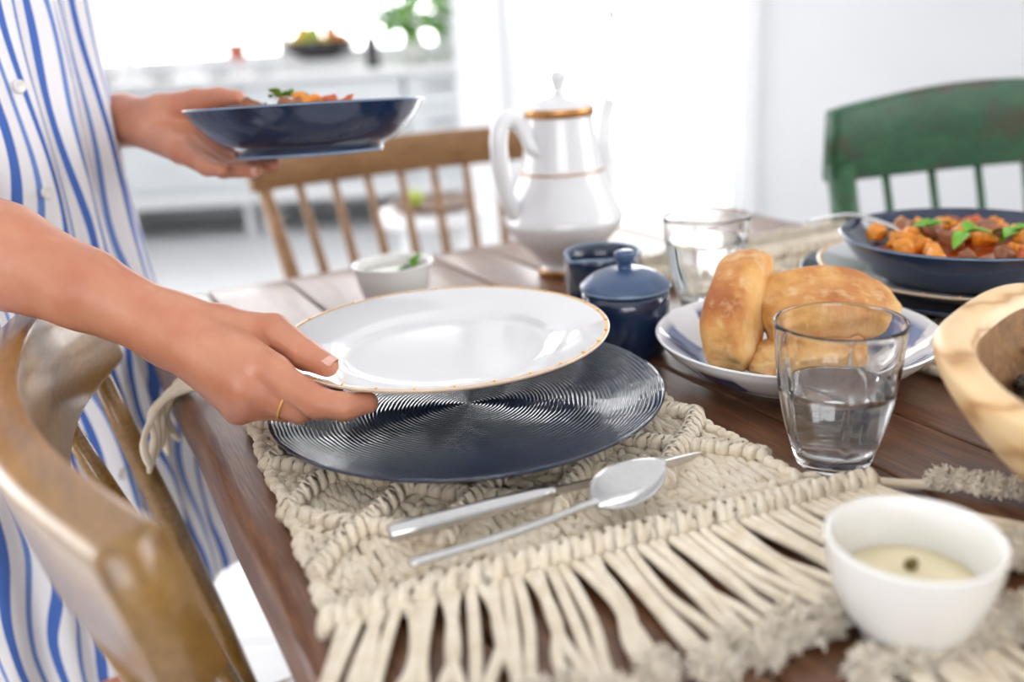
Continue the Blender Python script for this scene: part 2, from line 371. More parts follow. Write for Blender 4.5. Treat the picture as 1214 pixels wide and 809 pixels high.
wall_with_holes('wall_rear', 'x', -2.5, 0.16, -3.4, 3.2, [(-1.0, 1.0, 0.95, 2.25)])
slab('wall_passage', -0.02, 0.12, 3.58, 6.05, 0, CH, MT['wall'])
slab('trim_1', -0.135, 0.02, 3.38, 3.62, 0, CH, MT['trim'])
slab('trim_2', 0.87, 0.925, 3.395, 3.45, 0, 2.36, MT['trim'])
slab('baseboard_garden', 0.925, 3.0, 3.415, 3.43, 0, 0.1, MT['trim'])
def window(name, axis, pos, u0, u1, z0, z1, nu, fr=0.055):
    root = tag(empty(name, (0, 0, 0)), kind='structure')
    def bar(nm, a0, a1, b0, b1, th=0.06, m=MT['trim']):
        c = ((a0 + a1) / 2, pos, (b0 + b1) / 2) if axis == 'x' else (pos, (a0 + a1) / 2, (b0 + b1) / 2)
        s = (a1 - a0, th, b1 - b0) if axis == 'x' else (th, a1 - a0, b1 - b0)
        obj(nm, box(*s), m, root, False, c)
    bar('window_frame', u0, u1, z0, z0 + fr); bar('window_frame', u0, u1, z1 - fr, z1)
    for k in range(nu + 1):
        u = u0 + (u1 - u0 - fr) * k / nu; bar('mullion' if 0 < k < nu else 'window_frame', u, u + fr, z0 + fr, z1 - fr)
    for k in range(nu):
        a = u0 + (u1 - u0 - fr) * k / nu + fr; b = u0 + (u1 - u0 - fr) * (k + 1) / nu
        bar('pane', a, b, z0 + fr, z1 - fr, 0.006, MT['pane'])
    return root
window('window_1', 'x', 5.96, -3.2, -0.3, 0.92, 2.52, 3)
window('window_2', 'y', -3.28, -0.7, 3.5, 0.55, 2.45, 4)
window('rear_fill_window', 'x', -2.5, -1.0, 1.0, 0.95, 2.25, 2)  # unseen window added behind the camera to light the front
window('window_4', 'y', 3.08, -0.4, 1.6, 0.75, 2.35, 2)
d1 = tag(empty('door_1', (0, 0, 0)), kind='structure')
for (a0, a1, z0, z1, nm) in ((0.02, 0.055, 0, 2.3, 'door_frame'), (0.85, 0.885, 0, 2.3, 'door_frame'), (0.31, 0.35, 0.0, 2.3, 'door_stile'), (0.055, 0.85, 2.24, 2.3, 'door_frame')):
    obj(nm, box(a1 - a0, 0.05, z1 - z0), MT['trim'], d1, False, ((a0 + a1) / 2, 3.49, (z0 + z1) / 2))
obj('pane', box(0.255, 0.006, 2.24), MT['pane'], d1, False, (0.1825, 3.49, 1.12)); obj('pane', box(0.50, 0.006, 2.24), MT['pane'], d1, False, (0.60, 3.49, 1.12))
hd = obj('door_handle', join(box(0.03, 0.014, 0.17, 0.004), tube([(0, -0.01, 0.02), (0, -0.05, 0.02), (0.02, -0.055, 0.02), (0.11, -0.055, 0.02)], 0.009, 8)), MT['darkmetal'], d1, True, (0.415, 3.455, 1.03))

# ------------------------------------------------------------------ kitchen beyond
def cabinet(x, wd, label, drawers):
    r = tag(empty('kitchen_cabinet', (x, 5.5, 0)), label, 'cabinet', 'grey base cabinets under the kitchen window')
    obj('body', box(wd - 0.01, 0.56, 0.60, 0.003), MT['cabinet'], r, False, (0, 0.02, 0.53))
    obj('bottom_rail', box(wd - 0.005, 0.05, 0.075, 0.004), MT['trim'], r, False, (0, -0.265, 0.22))
    for sx in (-1, 1):
        for sy in (-1, 1): obj('leg', box(0.05, 0.05, 0.22, 0.004), MT['trim'], r, False, (sx * (wd / 2 - 0.05), sy * 0.2, 0.11))
    n = drawers
    for k in range(n):
        h = 0.56 / n; z = 0.27 + h * (k + 0.5)
        d = obj('drawer', box(wd - 0.04, 0.02, h - 0.02, 0.004), MT['cabinet'], r, False, (0, -0.27, z))
        obj('handle', tube([(-0.07, -0.012, 0.02), (-0.07, -0.035, 0.02), (0.07, -0.035, 0.02), (0.07, -0.012, 0.02)], 0.006, 8), MT['darkmetal'] if x > -0.7 else MT['trim'], d)
    return r
cabinet(-2.75, 0.9, 'pale grey base cabinet at the far end, nearest the striped dress', 2)
cabinet(-1.85, 0.9, 'pale grey base cabinet below the terracotta pot', 2)
cabinet(-0.95, 0.9, 'pale grey base cabinet below the fruit bowl', 2)
cabinet(-0.31, 0.38, 'narrow grey base cabinet with dark handles beside the white door post', 3)
tag(obj('worktop', box(3.1, 0.64, 0.04, 0.004), MT['worktop'], None, False, (-1.67, 5.47, 0.85)), 'long white worktop over the grey kitchen cabinets', 'worktop')
ZW = 0.8705
slab('trim_3', -3.2, -0.14, 5.58, 5.88, ZW, 0.925, MT['worktop'])
# terracotta pot
pr = [(0.0, 0.0), (0.042, 0.0), (0.055, 0.085), (0.062, 0.086), (0.064, 0.12), (0.057, 0.12), (0.055, 0.1), (0.0, 0.095)]
tag(obj('flower_pot', lathe(pr, 32), MT['terracotta'], None, True, (-1.49, 5.66, 0.926)), 'small terracotta flower pot on the window ledge', 'pot')
# fruit bowl
FB = (-1.02, 5.71, 0.9262)
pr = [(0, 0.004), (0.09, 0.0), (0.10, 0.008), (0.17, 0.05), (0.205, 0.10), (0.198, 0.102), (0.16, 0.06), (0.09, 0.018), (0, 0.014)]
tag(obj('fruit_bowl', lathe([(a * 1.12, b) for a, b in pr], 48), MT['darkbowl'], None, True, FB), 'wide dark bowl of fruit on the window ledge', 'bowl')
fr_spots = [(-0.135, 0.02, 0.10, 'lemon'), (-0.05, -0.07, 0.085, 'lime'), (0.05, -0.06, 0.085, 'lemon'), (0.14, 0.0, 0.10, 'orange'), (-0.08, 0.07, 0.09, 'orange'), (0.02, 0.06, 0.085, 'lemon'), (0.10, 0.09, 0.1, 'lime'), (-0.02, 0.0, 0.145, 'lime'), (-0.085, -0.01, 0.15, 'lemon'), (0.075, 0.01, 0.15, 'orange')]
for k, (a, b, c_, kd) in enumerate(fr_spots):
    V, F = ball((0.046, 0.042, 0.041), 14, 10)
    lab = {'lemon': 'yellow lemon heaped in the dark fruit bowl', 'lime': 'green pear heaped in the dark fruit bowl', 'orange': 'orange fruit heaped in the dark fruit bowl'}[kd]
    o = obj('fruit', (V, F), MT[kd], None, True, (FB[0] + a, FB[1] + b, FB[2] + c_), (0.4 * k, 0.2 * k, 0.9 * k)); tag(o, lab, 'fruit', kd + ' fruit in the dark bowl')
# white bowls along the worktop front
for k, (bx_, s) in enumerate([(-1.815, 1.0), (-1.50, 0.95), (-1.257, 0.9), (-2.12, 0.95)]):
    pr = [(0, 0.004), (0.05 * s, 0.0), (0.06 * s, 0.01), (0.11 * s, 0.06), (0.118 * s, 0.085), (0.112 * s, 0.085), (0.10 * s, 0.06), (0.05 * s, 0.014), (0, 0.012)]
    lab = ['large white bowl third from the fruit bowl on the worktop', 'white bowl in front of the terracotta pot', 'white bowl nearest the fruit bowl', 'white bowl half hidden behind the striped dress'][k]
    tag(obj('serving_bowl', lathe(pr, 32), MT['porcelain'], None, True, (bx_, 5.27, ZW)), lab, 'bowl', 'white bowls on the worktop')
# vases
def leaf(L, Wd, bend=0.3, n=7):
    V, F = [], []
    for i in range(n + 1):
        s = i / n; wd = Wd * math.sin(PI * min(1, s * 0.97 + 0.02)) ** 0.8 * (1 - 0.25 * s)
        for j in (-1, -0.5, 0, 0.5, 1): V.append((s * L, j * wd / 2, -bend * L * s * s + 0.22 * wd * abs(j)))
    for i in range(n):
        for j in range(4): a = i * 5 + j; F.append((a, a + 1, a + 6, a + 5))
    k = len(V); V2 = [(x, y, z - 0.0006) for x, y, z in V]; F2 = [tuple(k + i for i in f[::-1]) for f in F]
    return V + V2, F + F2
pl = tag(empty('potted_plant', (-0.45, 5.46, ZW)), 'leafy green plant in a pale vase at the right end of the worktop', 'plant')
obj('vase', lathe([(0, 0), (0.05, 0.0), (0.075, 0.06), (0.06, 0.14), (0.04, 0.17), (0.044, 0.18), (0.036, 0.18), (0.035, 0.165), (0, 0.16)], 32), MT['stoneware'], pl)
for k in range(24):
    a = k * 2.4; hh = 0.17 + 0.009 * k; rr = 0.04 + 0.010 * (k % 5)
    obj('stem', tube(spl([(0, 0, 0.12), (0.3 * rr * math.cos(a), 0.3 * rr * math.sin(a), 0.2), (rr * math.cos(a), rr * math.sin(a), hh)], 4), 0.004, 6), MT['leaf'], pl)
    obj('leaf', leaf(0.21, 0.14, 0.45), MT['leaf'], pl, True, (rr * math.cos(a), rr * math.sin(a), hh), (0, -0.3 + 0.1 * (k % 4), a))
tag(obj('bottle', lathe([(0, 0), (0.036, 0), (0.038, 0.01), (0.038, 0.13), (0.03, 0.16), (0.014, 0.18), (0.013, 0.23), (0.016, 0.232), (0.016, 0.245), (0, 0.245)], 24), MT['darkbowl'], None, True, (-0.66, 5.28, ZW)), 'dark bottle between the fruit bowl and the plant', 'bottle')
# stool with a tray behind the brown chair
stl = tag(empty('side_stool', (-0.20, 2.62, 0)), 'round white stool seen through the brown chair back', 'stool')
obj('seat', lathe([(0, 0.52), (0.15, 0.52), (0.16, 0.53), (0.16, 0.55), (0.155, 0.555), (0, 0.555)], 40), MT['trim'], stl)
for k in range(4):
    a = PI / 4 + k * PI / 2; obj('leg', tube([(0.10 * math.cos(a), 0.10 * math.sin(a), 0.53), (0.15 * math.cos(a), 0.15 * math.sin(a), 0.0)], [0.016, 0.012], 10), MT['trim'], stl)
ty = tag(empty('tray', (-0.20, 2.62, 0.5555)), 'small round wooden tray on the white stool', 'tray')
obj('tray_dish', lathe([(0, 0.0), (0.10, 0.0), (0.125, 0.02), (0.12, 0.022), (0.095, 0.008), (0, 0.008)], 40), MT['tray'], ty)
tag(obj('lime', ball((0.03, 0.028, 0.026), 14, 10), MT['lime'], None, True, (-0.25, 2.60, 0.5895)), 'green lime lying in the round wooden tray', 'fruit')

# ------------------------------------------------------------------ table
TA = math.atan2(0.437, 0.899)                         # direction across the boards
FLc = Vector((-0.432, 1.03, T)); vd = Vector((math.cos(TA), math.sin(TA), 0)); ud = Vector((math.sin(TA), -math.cos(TA), 0))
def tab(a, b, z=0.0): return FLc + vd * a + ud * b + Vector((0, 0, z))
TL = 1.75
table = tag(empty('dining_table', (FLc.x, FLc.y, 0), TA), 'dark brown plank dining table with worn rounded edge', 'table')
seams = [0.0, 0.083, 0.177, 0.271, 0.365, 0.440, 0.535, 0.632, 0.735, 0.85]
def plank(wd, L, th, round_l=0.003, round_r=0.003, end=0.003, seed=0):
    # section across local y (0..wd), top at z=0; local x is the grain
    sec = []
    for k in range(5):
        a = PI / 2 * k / 4; sec.append((round_l - round_l * math.sin(a) if False else round_l * (1 - math.cos(a)), -round_l * (1 - math.sin(a))))
    for k in range(5):
        a = PI / 2 * k / 4; sec.append((wd - round_r * (1 - math.sin(a)), -round_r * (1 - math.cos(a))))
    sec = [(y, z) for y, z in sec]
    sec += [(wd - 0.001, -th), (0.001, -th)]
    n = len(sec); m = 60; V, F = [], []
    for i in range(m + 1):
        x = L * i / m
        e = -0.002 if i in (0, m) else 0
        for (y, z) in sec:
            wob = 0.0012 * noise.noise(Vector((x * 9 + seed * 7, y * 30, 1.3)))
            big = 0.003 * noise.noise(Vector((x * 5, 0.3, seed))) if (round_l > 0.01 and y < 0.02) else 0
            V.append((x, y + big, (z + wob if z > -th * 0.6 else z) + e))
    for i in range(m):
        for k in range(n): F.append((i * n + k, (i + 1) * n + k, (i + 1) * n + (k + 1) % n, i * n + (k + 1) % n))
    F.append(tuple(range(n))); F.append(tuple(range((m + 1) * n - 1, m * n - 1, -1)))
    return V, F
for k in range(len(seams) - 1):
    a0, a1 = seams[k] + (0.0012 if k else 0), seams[k + 1] - (0.0012 if k < 8 else 0)
    VF = plank(a1 - a0, TL, 0.034, 0.014 if k == 0 else 0.0028, 0.014 if k == 8 else 0.0028, seed=k)
    # local: x along ud (= -local y of table), y along vd
    VF = ([(y, -x, z) for x, y, z in VF[0]], VF[1])
    me = mesh(VF[0], VF[1]); o = link('plank', me, None, table, (a0, 0, T))
    me.materials.append(MT['table'])
t = MT['table']
# the grain of the boards runs along local y of the table: swap the mapping scale
for nd in t.node_tree.nodes:
    if nd.type == 'MAPPING':
        s = nd.inputs['Scale'].default_value; s[0], s[1] = s[1], s[0]
obj('batten_board', box(0.82, TL - 0.03, 0.006), MT['table_under'], table, False, (0.425, -TL / 2, T - 0.039))
for (a, b, sx, sy) in ((0.15, -TL / 2, 0.022, TL - 0.2), (0.70, -TL / 2, 0.022, TL - 0.2), (0.425, -0.1, 0.53, 0.022), (0.425, -TL + 0.1, 0.53, 0.022)):
    obj('apron', box(sx, sy, 0.08, 0.003), MT['table'], table, False, (a, b, T - 0.083))
for a in (0.16, 0.69):
    for b in (-0.115, -TL + 0.115): obj('leg', box(0.065, 0.065, T - 0.043, 0.006), MT['table'], table, False, (a, b, (T - 0.043) / 2))

# ------------------------------------------------------------------ chairs
def spindle_chair(name, label, mat, ends, sag, rail_h, rail_t, top_z, seat_z, seat_fwd, n_sp, taper=0.85, arch=0.0, r_sp=0.008, posts=False, seat_d=0.4, hf=None, sy0=0.09, rake=0.0, endk=1.55):
    """ends: world xy of the two rail ends (seen from the seat: left, right); the seat lies on the side of `seat_fwd`"""
    A, Bv = Vector(ends[0] + (0,)), Vector(ends[1] + (0,)); mid = (A + Bv) / 2; ax = (Bv - A).normalized(); half = (Bv - A).length / 2
    f = Vector((-ax.y, ax.x, 0)); f = f if f.dot(Vector(seat_fwd + (0,))) > 0 else -f
    r = tag(empty(name, (mid.x, mid.y, 0), math.atan2(ax.y, ax.x)), label, 'chair')
    sg = 1 if f.dot(Vector((-ax.y, ax.x, 0))) > 0 else -1           # local +y or -y is the front
    def L(s, fr, z): return Vector((s, fr * sg, z))
    P = [L(half * s, -sag * (1 - s * s), top_z - rail_h / 2) for s in (-1, -0.6, -0.2, 0.2, 0.6, 1)]
    if hf is None: hf = lambda q: (-0.5 + 0.0, 0.5 + arch * (1 - (2 * q - 1) ** 2))
    obj('top_rail', bent_plank(P, rail_h, rail_t, hf, 8, 0.005, L(0, -rake, 1).normalized()), mat, r)
    # seat
    sw = half * 0.96
    V, F = [], []; ring = []
    N = 40
    for lay, (zz, sc) in enumerate(((seat_z - 0.028, 0.95), (seat_z - 0.022, 1.0), (seat_z - 0.006, 1.0), (seat_z, 0.96))):
        for i in range(N):
            a = 2 * PI * i / N; ca, sa = math.cos(a), math.sin(a)
            q = 0.45
            x = sw * sc * math.copysign(abs(ca) ** q, ca); y = sy0 + seat_d / 2 - 0.05 + seat_d / 2 * sc * math.copysign(abs(sa) ** q, sa)
            V.append(L(x * (0.9 if y < sy0 + 0.1 else 1.0), y, zz))
    for l in range(3):
        for i in range(N): F.append((l * N + i, l * N + (i + 1) % N, (l + 1) * N + (i + 1) % N, (l + 1) * N + i))
    F.append(tuple(range(N - 1, -1, -1))); F.append(tuple(range(3 * N, 4 * N)))
    obj('seat', (V, F), mat, r)
    for k in range(n_sp):
        s = -0.93 + 1.86 * k / (n_sp - 1); end = k in (0, n_sp - 1)
        top = L(half * s, -sag * (1 - s * s), top_z - rail_h * (0.9 if not end else 0.75)); bot = L(half * s * taper, sy0 + 0.01, seat_z - 0.005)
        pts = [top.lerp(bot, q) for q in (0, 0.25, 0.55, 0.8, 1)]
        rr = r_sp * (endk if end else 1)
        obj('post' if end else 'spindle', tube(pts, [rr * 0.8, rr * 0.95, rr * 1.12, rr, rr * 0.8] if not posts or not end else [rr * 1.3] * 5, 10), mat, r)
    for sx in (-1, 1):
        for yy, sp in ((sy0, -0.05), (sy0 + seat_d - 0.1, 0.04)):
            obj('leg', tube([L(sx * sw * 0.75, yy, seat_z - 0.02), L(sx * sw * 0.84, yy + sp * 0.5, seat_z / 2), L(sx * sw * 0.93, yy + sp, 0.0)], [0.015, 0.018, 0.012], 10), mat, r)
    obj('stretcher', tube([L(-sw * 0.84, sy0 + 0.1, seat_z / 2), L(sw * 0.84, sy0 + 0.1, seat_z / 2)], 0.009, 8), mat, r)
    return r
spindle_chair('spindle_chair', 'brown wooden spindle-back chair at the far end of the table', MT['brown_chair'], ((-0.415, 1.545), (0.075, 1.765)), 0.03, 0.062, 0.024, 0.853, 0.44, (0.4, -1), 9, 0.80, 0.06, 0.0085)
spindle_chair('spindle_chair', 'worn green painted chair at the right side of the table', MT['green_chair'], ((0.435, 1.235), (0.90, 1.32)), 0.02, 0.094, 0.026, 0.897, 0.44, (0.1, -1), 7, 0.92, 0.0, 0.0065, True, hf=lambda q: (-0.5, 0.5 + 0.24 * math.sin(PI * min(1, max(0, q)))), endk=2.2)
q0, q1 = tab(-0.052, 0.772), tab(-0.050, 0.290)
spindle_chair('spindle_chair', 'ochre varnished chair with curved top rail, nearest the camera', MT['ochre_chair'], ((q0.x, q0.y), (q1.x, q1.y)), 0.052, 0.080, 0.028, 0.850, 0.44, (1, 0.4), 6, 0.9, 0.0, 0.0085, sy0=0.06, rake=0.22, endk=1.2)

# ------------------------------------------------------------------ macrame placemats
MW, ML, DX, DY = 0.284, 0.362, 0.071, 0.075
HW = 0.312                                            # header cord and fringe are wider than the body
def ribbed(P0, P1, r, pitch, bow=0.0, n=8, zb=0.0):
    P0, P1 = Vector(P0), Vector(P1); L = (P1 - P0).length; d = (P1 - P0).normalized(); sd = Vector((-d.y, d.x, 0))
    ns = max(2, int(round(L / pitch))); m = ns * 5; pts, rad = [], []
    for i in range(m + 1):
        s = i / m; ph = (i % 5) / 5.0
        pts.append(P0 + d * L * s + sd * bow * math.sin(PI * s) + Vector((0, 0, zb * math.sin(PI * s))) + sd * 0.0007 * math.sin(i * 1.9))
        rad.append(r * (0.68 + 0.34 * math.sin(PI * ph) ** 0.7) * (1 + 0.05 * math.sin(3.1 * i / 5)))
    rad[0] *= 0.8; rad[-1] *= 0.8
    V, F = tube(pts, rad, n)
    # slant the wraps a little, as a hitched cord is
    out = []
    for v in V:
        v = Vector(v); out.append(v + d * (0.35 * (v - P0).dot(sd)))
    return out, F
def lumps(spots, n=7, m=5):
    """spots: (pos, direction angle, length, radius, tilt)"""
    V, F = [], []
    base = ball((1, 1, 1), n, m)
    for (p, ang, l, r, tl) in spots:
        R_ = Matrix.Rotation(ang, 3, 'Z') @ Matrix.Rotation(tl, 3, 'Y'); k = len(V)
        for b in base[0]:
            q = R_ @ Vector((b[2] * l, b[0] * r, b[1] * r)); V.append((p[0] + q.x, p[1] + q.y, p[2] + q.z))
        F += [tuple(i + k for i in f) for f in base[1]]
    return V, F
def tuft_mesh(seed, R0=0.0092):
    rg = random.Random(seed); parts = []
    V, F = ball((R0 * 0.66, R0 * 0.72, R0 * 0.52), 18, 12, lambda v: 1 + 0.55 * fnoise(v + Vector((seed * 3.1, 0, 0)), 2.6, 4)); parts.append((V, F))
    for k in range(170):
        a = rg.uniform(0, 2 * PI); b = rg.uniform(-0.3, 1.5); d = Vector((math.cos(a) * math.cos(b), math.sin(a) * math.cos(b) - 0.25, math.sin(b) * 0.75)).normalized()
        l = R0 * rg.uniform(0.45, 0.8); cv = lambda: Vector((rg.uniform(-1, 1), rg.uniform(-1, 1), rg.uniform(-1, 1))) * 0.22 * R0
        p0 = d * R0 * 0.42; pts = [p0, p0 + d * l * 0.4 + cv(), p0 + d * l * 0.72 + cv(), p0 + d * l * 0.95 + cv() * 1.4]
        parts.append(tube(pts, [0.00085, 0.0008, 0.0007, 0.0005], 3, False))
    V, F = join(*parts); V = [(v[0], v[1], max(v[2], -0.0035)) for v in V]
    return mesh(V, F)
TUFTS = [tuft_mesh(s) for s in range(6)]
for me in TUFTS: me.materials.append(MT['fluff']); me.name = 'tuft'
def fringe(root, y0, sgn, n, seed, drift, skip=lambda x: False, lenf=None):
    rg = random.Random(seed); cords = []
    for i in range(n):
        x = HW * (i + 0.5) / n + rg.uniform(-0.001, 0.001)
        if skip(x): continue
        s = x / HW; L = (lenf(s) if lenf else 0.068) * rg.uniform(0.88, 1.12); dx = drift(s) * L + rg.uniform(-0.006, 0.006)
        wv = rg.uniform(-0.007, 0.007); z0 = 0.0062 if i % 2 else 0.0048
        P = [(x, y0, 0.010), (x + dx * 0.12 + wv * 0.6, y0 + sgn * 0.16 * L, 0.0085), (x + dx * 0.42 + wv, y0 + sgn * 0.48 * L, z0), (x + dx * 0.75, y0 + sgn * 0.76 * L, 0.0045), (x + dx, y0 + sgn * L, 0.0045)]
        if sgn < 0: P = [(a_, b_ - 0.007 - 0.017 * s, c_) for a_, b_, c_ in P]
        c = obj('fringe_cord', tube(spl(P, 5), [0.0032] * 20 + [0.0034], 8), MT['rope'], root)
        tf = link('tuft', TUFTS[rg.randrange(6)], None, c, (x + dx * 1.05, y0 + sgn * (L + 0.004) - ((0.007 + 0.017 * s) if sgn < 0 else 0), 0.0055), (0, 0, rg.uniform(-0.6, 0.6) + (PI if sgn > 0 else 0)))
        sc = rg.uniform(0.8, 1.15); tf.scale = (sc, sc, sc)
        cords.append(c)
    return cords
def build_mat(name, label, loc, rotz):
    rg = random.Random(5)
    root = tag(empty(name, loc, rotz), label, 'placemat', 'cream macrame placemats')
    # long warp strands lying underneath
    wp = [tube([(MW * (i + 0.5) / 40, y, 0.0025 + 0.0012 * math.sin(y * 90 + i * 2)) for y in np.linspace(0.0, ML, 26)], 0.0036, 6) for i in range(40)]
    tag(obj('warp_strands', join(*wp), MT['rope'], root), kind='stuff')
    # diagonal hitched ribs between the lattice nodes
    rows = 9; y_0 = 0.0345
    shared = {}
    for j in range(rows):
        for i in range(8):
            ya, yb = y_0 + DY / 2 * j, y_0 + DY / 2 * (j + 1)
            if yb > ML - 0.005: continue
            upw = (i + j) % 2 == 0
            k = (upw, (i * 3 + j) % 3)
            if k not in shared:
                r = 0.0071 if upw else 0.0064
                bow = (0.002, -0.002, 0.003)[k[1]]
                VF = ribbed((-0.001, -0.001 if upw else DY / 2 + 0.001, 0.0), (DX / 2 + 0.001, DY / 2 + 0.001 if upw else -0.001, 0.0), r, 0.0046, bow, 9, 0.0006)
                shared[k] = mesh(*VF); shared[k].materials.append(MT['rope']); shared[k].name = 'diagonal_rib'
            link('diagonal_rib', shared[k], None, root, (DX / 2 * i, ya, 0.0092 if upw else 0.0078))
    # knots filling the diamonds and the border triangles
    sp = []
    for jy in range(46):
        for ix in range(36):
            x = 0.005 + (MW - 0.01) * (ix + 0.5 * (jy % 2)) / 36; y = 0.008 + (ML - 0.016) * jy / 45
            u_ = x / (DX / 2); v_ = (y - y_0) / (DY / 2); a = (u_ + v_) % 2; b = (u_ - v_) % 2
            row = int(math.floor((u_ + v_) / 2) + math.floor((u_ - v_) / 2))
            # inside upper half of a diamond: short upright strands; elsewhere braided knots
            upper = ((a if a < 1 else 2 - a) + 0) < 0.28
            if rg.random() < 0.16: continue
            if (row + ix // 9) % 3 == 0:
                sp.append(((x, y, 0.0038), PI / 2 + rg.uniform(-0.25, 0.25), 0.0075, 0.0031, rg.uniform(-0.2, 0.2)))
            else:
                ang = (0.75 if (ix + jy) % 2 else -0.75) + rg.uniform(-0.3, 0.3)
                sp.append(((x + rg.uniform(-0.001, 0.001), y, 0.0028 + rg.uniform(0, 0.0030)), ang, 0.0068, 0.0030, rg.uniform(-0.35, 0.35)))
    for jy in range(4):                                # the wedge between the body and the slanting header
        for ix in range(34):
            x = HW * (ix + 0.5 * (jy % 2)) / 34; y = 0.002 - 0.0072 * jy
            if y > -0.006 - 0.019 * x / HW and x < MW + 0.012: sp.append(((x, y, 0.0048), (0.75 if (ix + jy) % 2 else -0.75) + rg.uniform(-0.3, 0.3), 0.0070, 0.0034, rg.uniform(-0.3, 0.3)))
    tag(obj('knot_field', lumps(sp), MT['rope'], root), kind='stuff')
    for sx, x in ((-1, 0.0), (1, MW)):
        e = []
        for k in range(58):
            y = 0.004 + (ML - 0.008) * k / 57; e.append(((x + sx * (0.0015 * math.sin(k * 0.8)), y, 0.0058), PI / 2 + (0.6 if k % 2 else -0.6), 0.0062, 0.004, 0.1))
        obj('edge_braid', lumps(e, 8, 6), MT['rope'], root)
    for y in (-0.004, ML + 0.004):
        obj('header_rib', ribbed((-0.006, y - (0.007 if y < 0 else 0), 0.0105), (HW + 0.002, y - (0.024 if y < 0 else 0), 0.0105), 0.0088, 0.0062, 0.003, 10), MT['rope'], root)
    return root
matA = math.radians(22)
mat1 = build_mat('macrame_placemat', 'cream macrame placemat under the ridged navy plate', (-0.097, 0.390, T), matA)
mat2 = copy_tree(mat1); mat3 = copy_tree(mat1)
fringe(mat1, -0.010, -1, 50, 11, lambda s: -0.62 + 1.25 * s, lenf=lambda s: 0.088 - 0.012 * s)
fringe(mat1, ML + 0.010, 1, 44, 12, lambda s: -0.3 + 0.3 * s, skip=lambda x: x < 0.04)
R1 = Matrix.Rotation(-matA, 4, 'Z')
def m1(x, y, z): return R1 @ (Vector((x, y, z)) - Vector((-0.097, 0.390, T)))
rg = random.Random(3)
for k in range(7):                                    # cords gathered over the table edge
    j = lambda s: rg.uniform(-s, s)
    P = [m1(-0.222 + 0.006 * k, 0.738 + 0.002 * k, T + 0.009), m1(-0.252, 0.722 + 0.004 * k, T + 0.007 + 0.001 * k), m1(-0.278 + j(.002), 0.706 + 0.005 * k, T + 0.0055 + 0.0008 * k), m1(-0.2915 + j(.004), 0.692 + 0.0075 * k, T - 0.006), m1(-0.298 + j(.006), 0.684 + 0.009 * k, T - 0.026), m1(-0.298 + j(.009), 0.680 + 0.010 * k, T - 0.048 + j(.012))]
    c = obj('fringe_cord', tube(spl(P, 5), [0.0027] * 20 + [0.0030, 0.0032, 0.0034, 0.0034, 0.0028, 0.0018], 7), MT['rope'], mat1)
# knotted tail of the header cord
P = [m1(0.203, 0.482, T + 0.010), m1(0.222, 0.484, T + 0.006), m1(0.236, 0.484, T + 0.0045), m1(0.246, 0.478, T + 0.005)]
c = obj('tail_cord', tube(spl(P, 6), 0.0032, 8), MT['rope'], mat1)
for k in range(5):
    q = m1(0.243 + 0.010 * k * 0.9, 0.482 - 0.0045 * k, T + 0.0075); tf = link('tuft', TUFTS[k], None, c, q, (0, 0, 1.2 * k)); tf.scale = (0.85,) * 3
mat2['label'] = 'cream macrame placemat with fluffy fringe at the bottom right corner'; mat2.location = (0.285, -0.080, T); mat2.rotation_euler = (0, 0, math.radians(21))
fringe(mat2, ML + 0.010, 1, 46, 13, lambda s: 0.1 + 0.2 * s, lenf=lambda s: 0.05)
fringe(mat2, -0.010, -1, 30, 14, lambda s: 0.0)
p3 = tab(0.515, 0.690); mat3['label'] = 'cream macrame placemat under the navy bowl of stew on the right'; mat3.location = (p3.x, p3.y, T); mat3.rotation_euler = (0, 0, TA)
fringe(mat3, ML + 0.010, 1, 46, 15, lambda s: -0.2 + 0.3 * s, lenf=lambda s: 0.06)
fringe(mat3, -0.010, -1, 30, 16, lambda s: 0.0)

# ------------------------------------------------------------------ plates
def arc(pts, n=6): return [(p.x, p.y) for p in spl([(r, z, 0) for r, z in pts], n)]
MZ = 0.0158                                           # what the plate foot stands on
pr = [(0, 0.0035), (0.078, 0.0035), (0.08, 0.0), (0.086, 0.0), (0.088, 0.003)] + arc([(0.10, 0.004), (0.128, 0.0095), (0.1385, 0.0145), (0.140, 0.0165), (0.1385, 0.0172), (0.133, 0.0152), (0.115, 0.0100), (0.09, 0.0072), (0.05, 0.0065), (0.0, 0.0065)], 5)
pr[-1] = (0.0, 0.0065)
tag(obj('charger_plate', lathe([(a * 0.986, b) for a, b in pr], 128), MT['ridged'], None, True, (-0.0337, 0.6115, T + MZ - 0.001)), 'navy charger plate with spiral ridges on the macrame mat', 'plate')
def gold_plate(name, label, loc, R):
    s = R / 0.125; r = tag(empty(name, loc), label, 'plate', 'white dinner plates with gold rims')
    pr = [(0, 0.003), (0.066, 0.003), (0.068, 0.0), (0.073, 0.0), (0.075, 0.003)] + arc([(0.083, 0.008), (0.10, 0.0135), (0.123, 0.0195), (0.125, 0.0205), (0.1235, 0.0215), (0.102, 0.0168), (0.088, 0.0128), (0.083, 0.0102), (0.078, 0.0076), (0.070, 0.0066), (0.03, 0.0064), (0, 0.0064)], 5)
    pr = [(a * s, b) for a, b in pr]; pr[-1] = (0, 0.0064)
    obj('dish', lathe(pr, 128), MT['porcelain'], r)
    band = [(R * 0.9775, 0.02125), (R * 0.988, 0.0219), (R * 0.999, 0.0217), (R * 1.003, 0.0206), (R * 0.999, 0.0195), (R * 0.985, 0.0192)]
    g = obj('gold_rim', lathe(band, 128), MT['gold'], r)
    for k in range(30):
        a = 2 * PI * k / 30; obj('rim_bead', ball((0.0016, 0.0009, 0.0006), 8, 6), MT['gold'], g, True, (R * 0.986 * math.cos(a), R * 0.986 * math.sin(a), 0.0222), (0, 0, a))
    return r
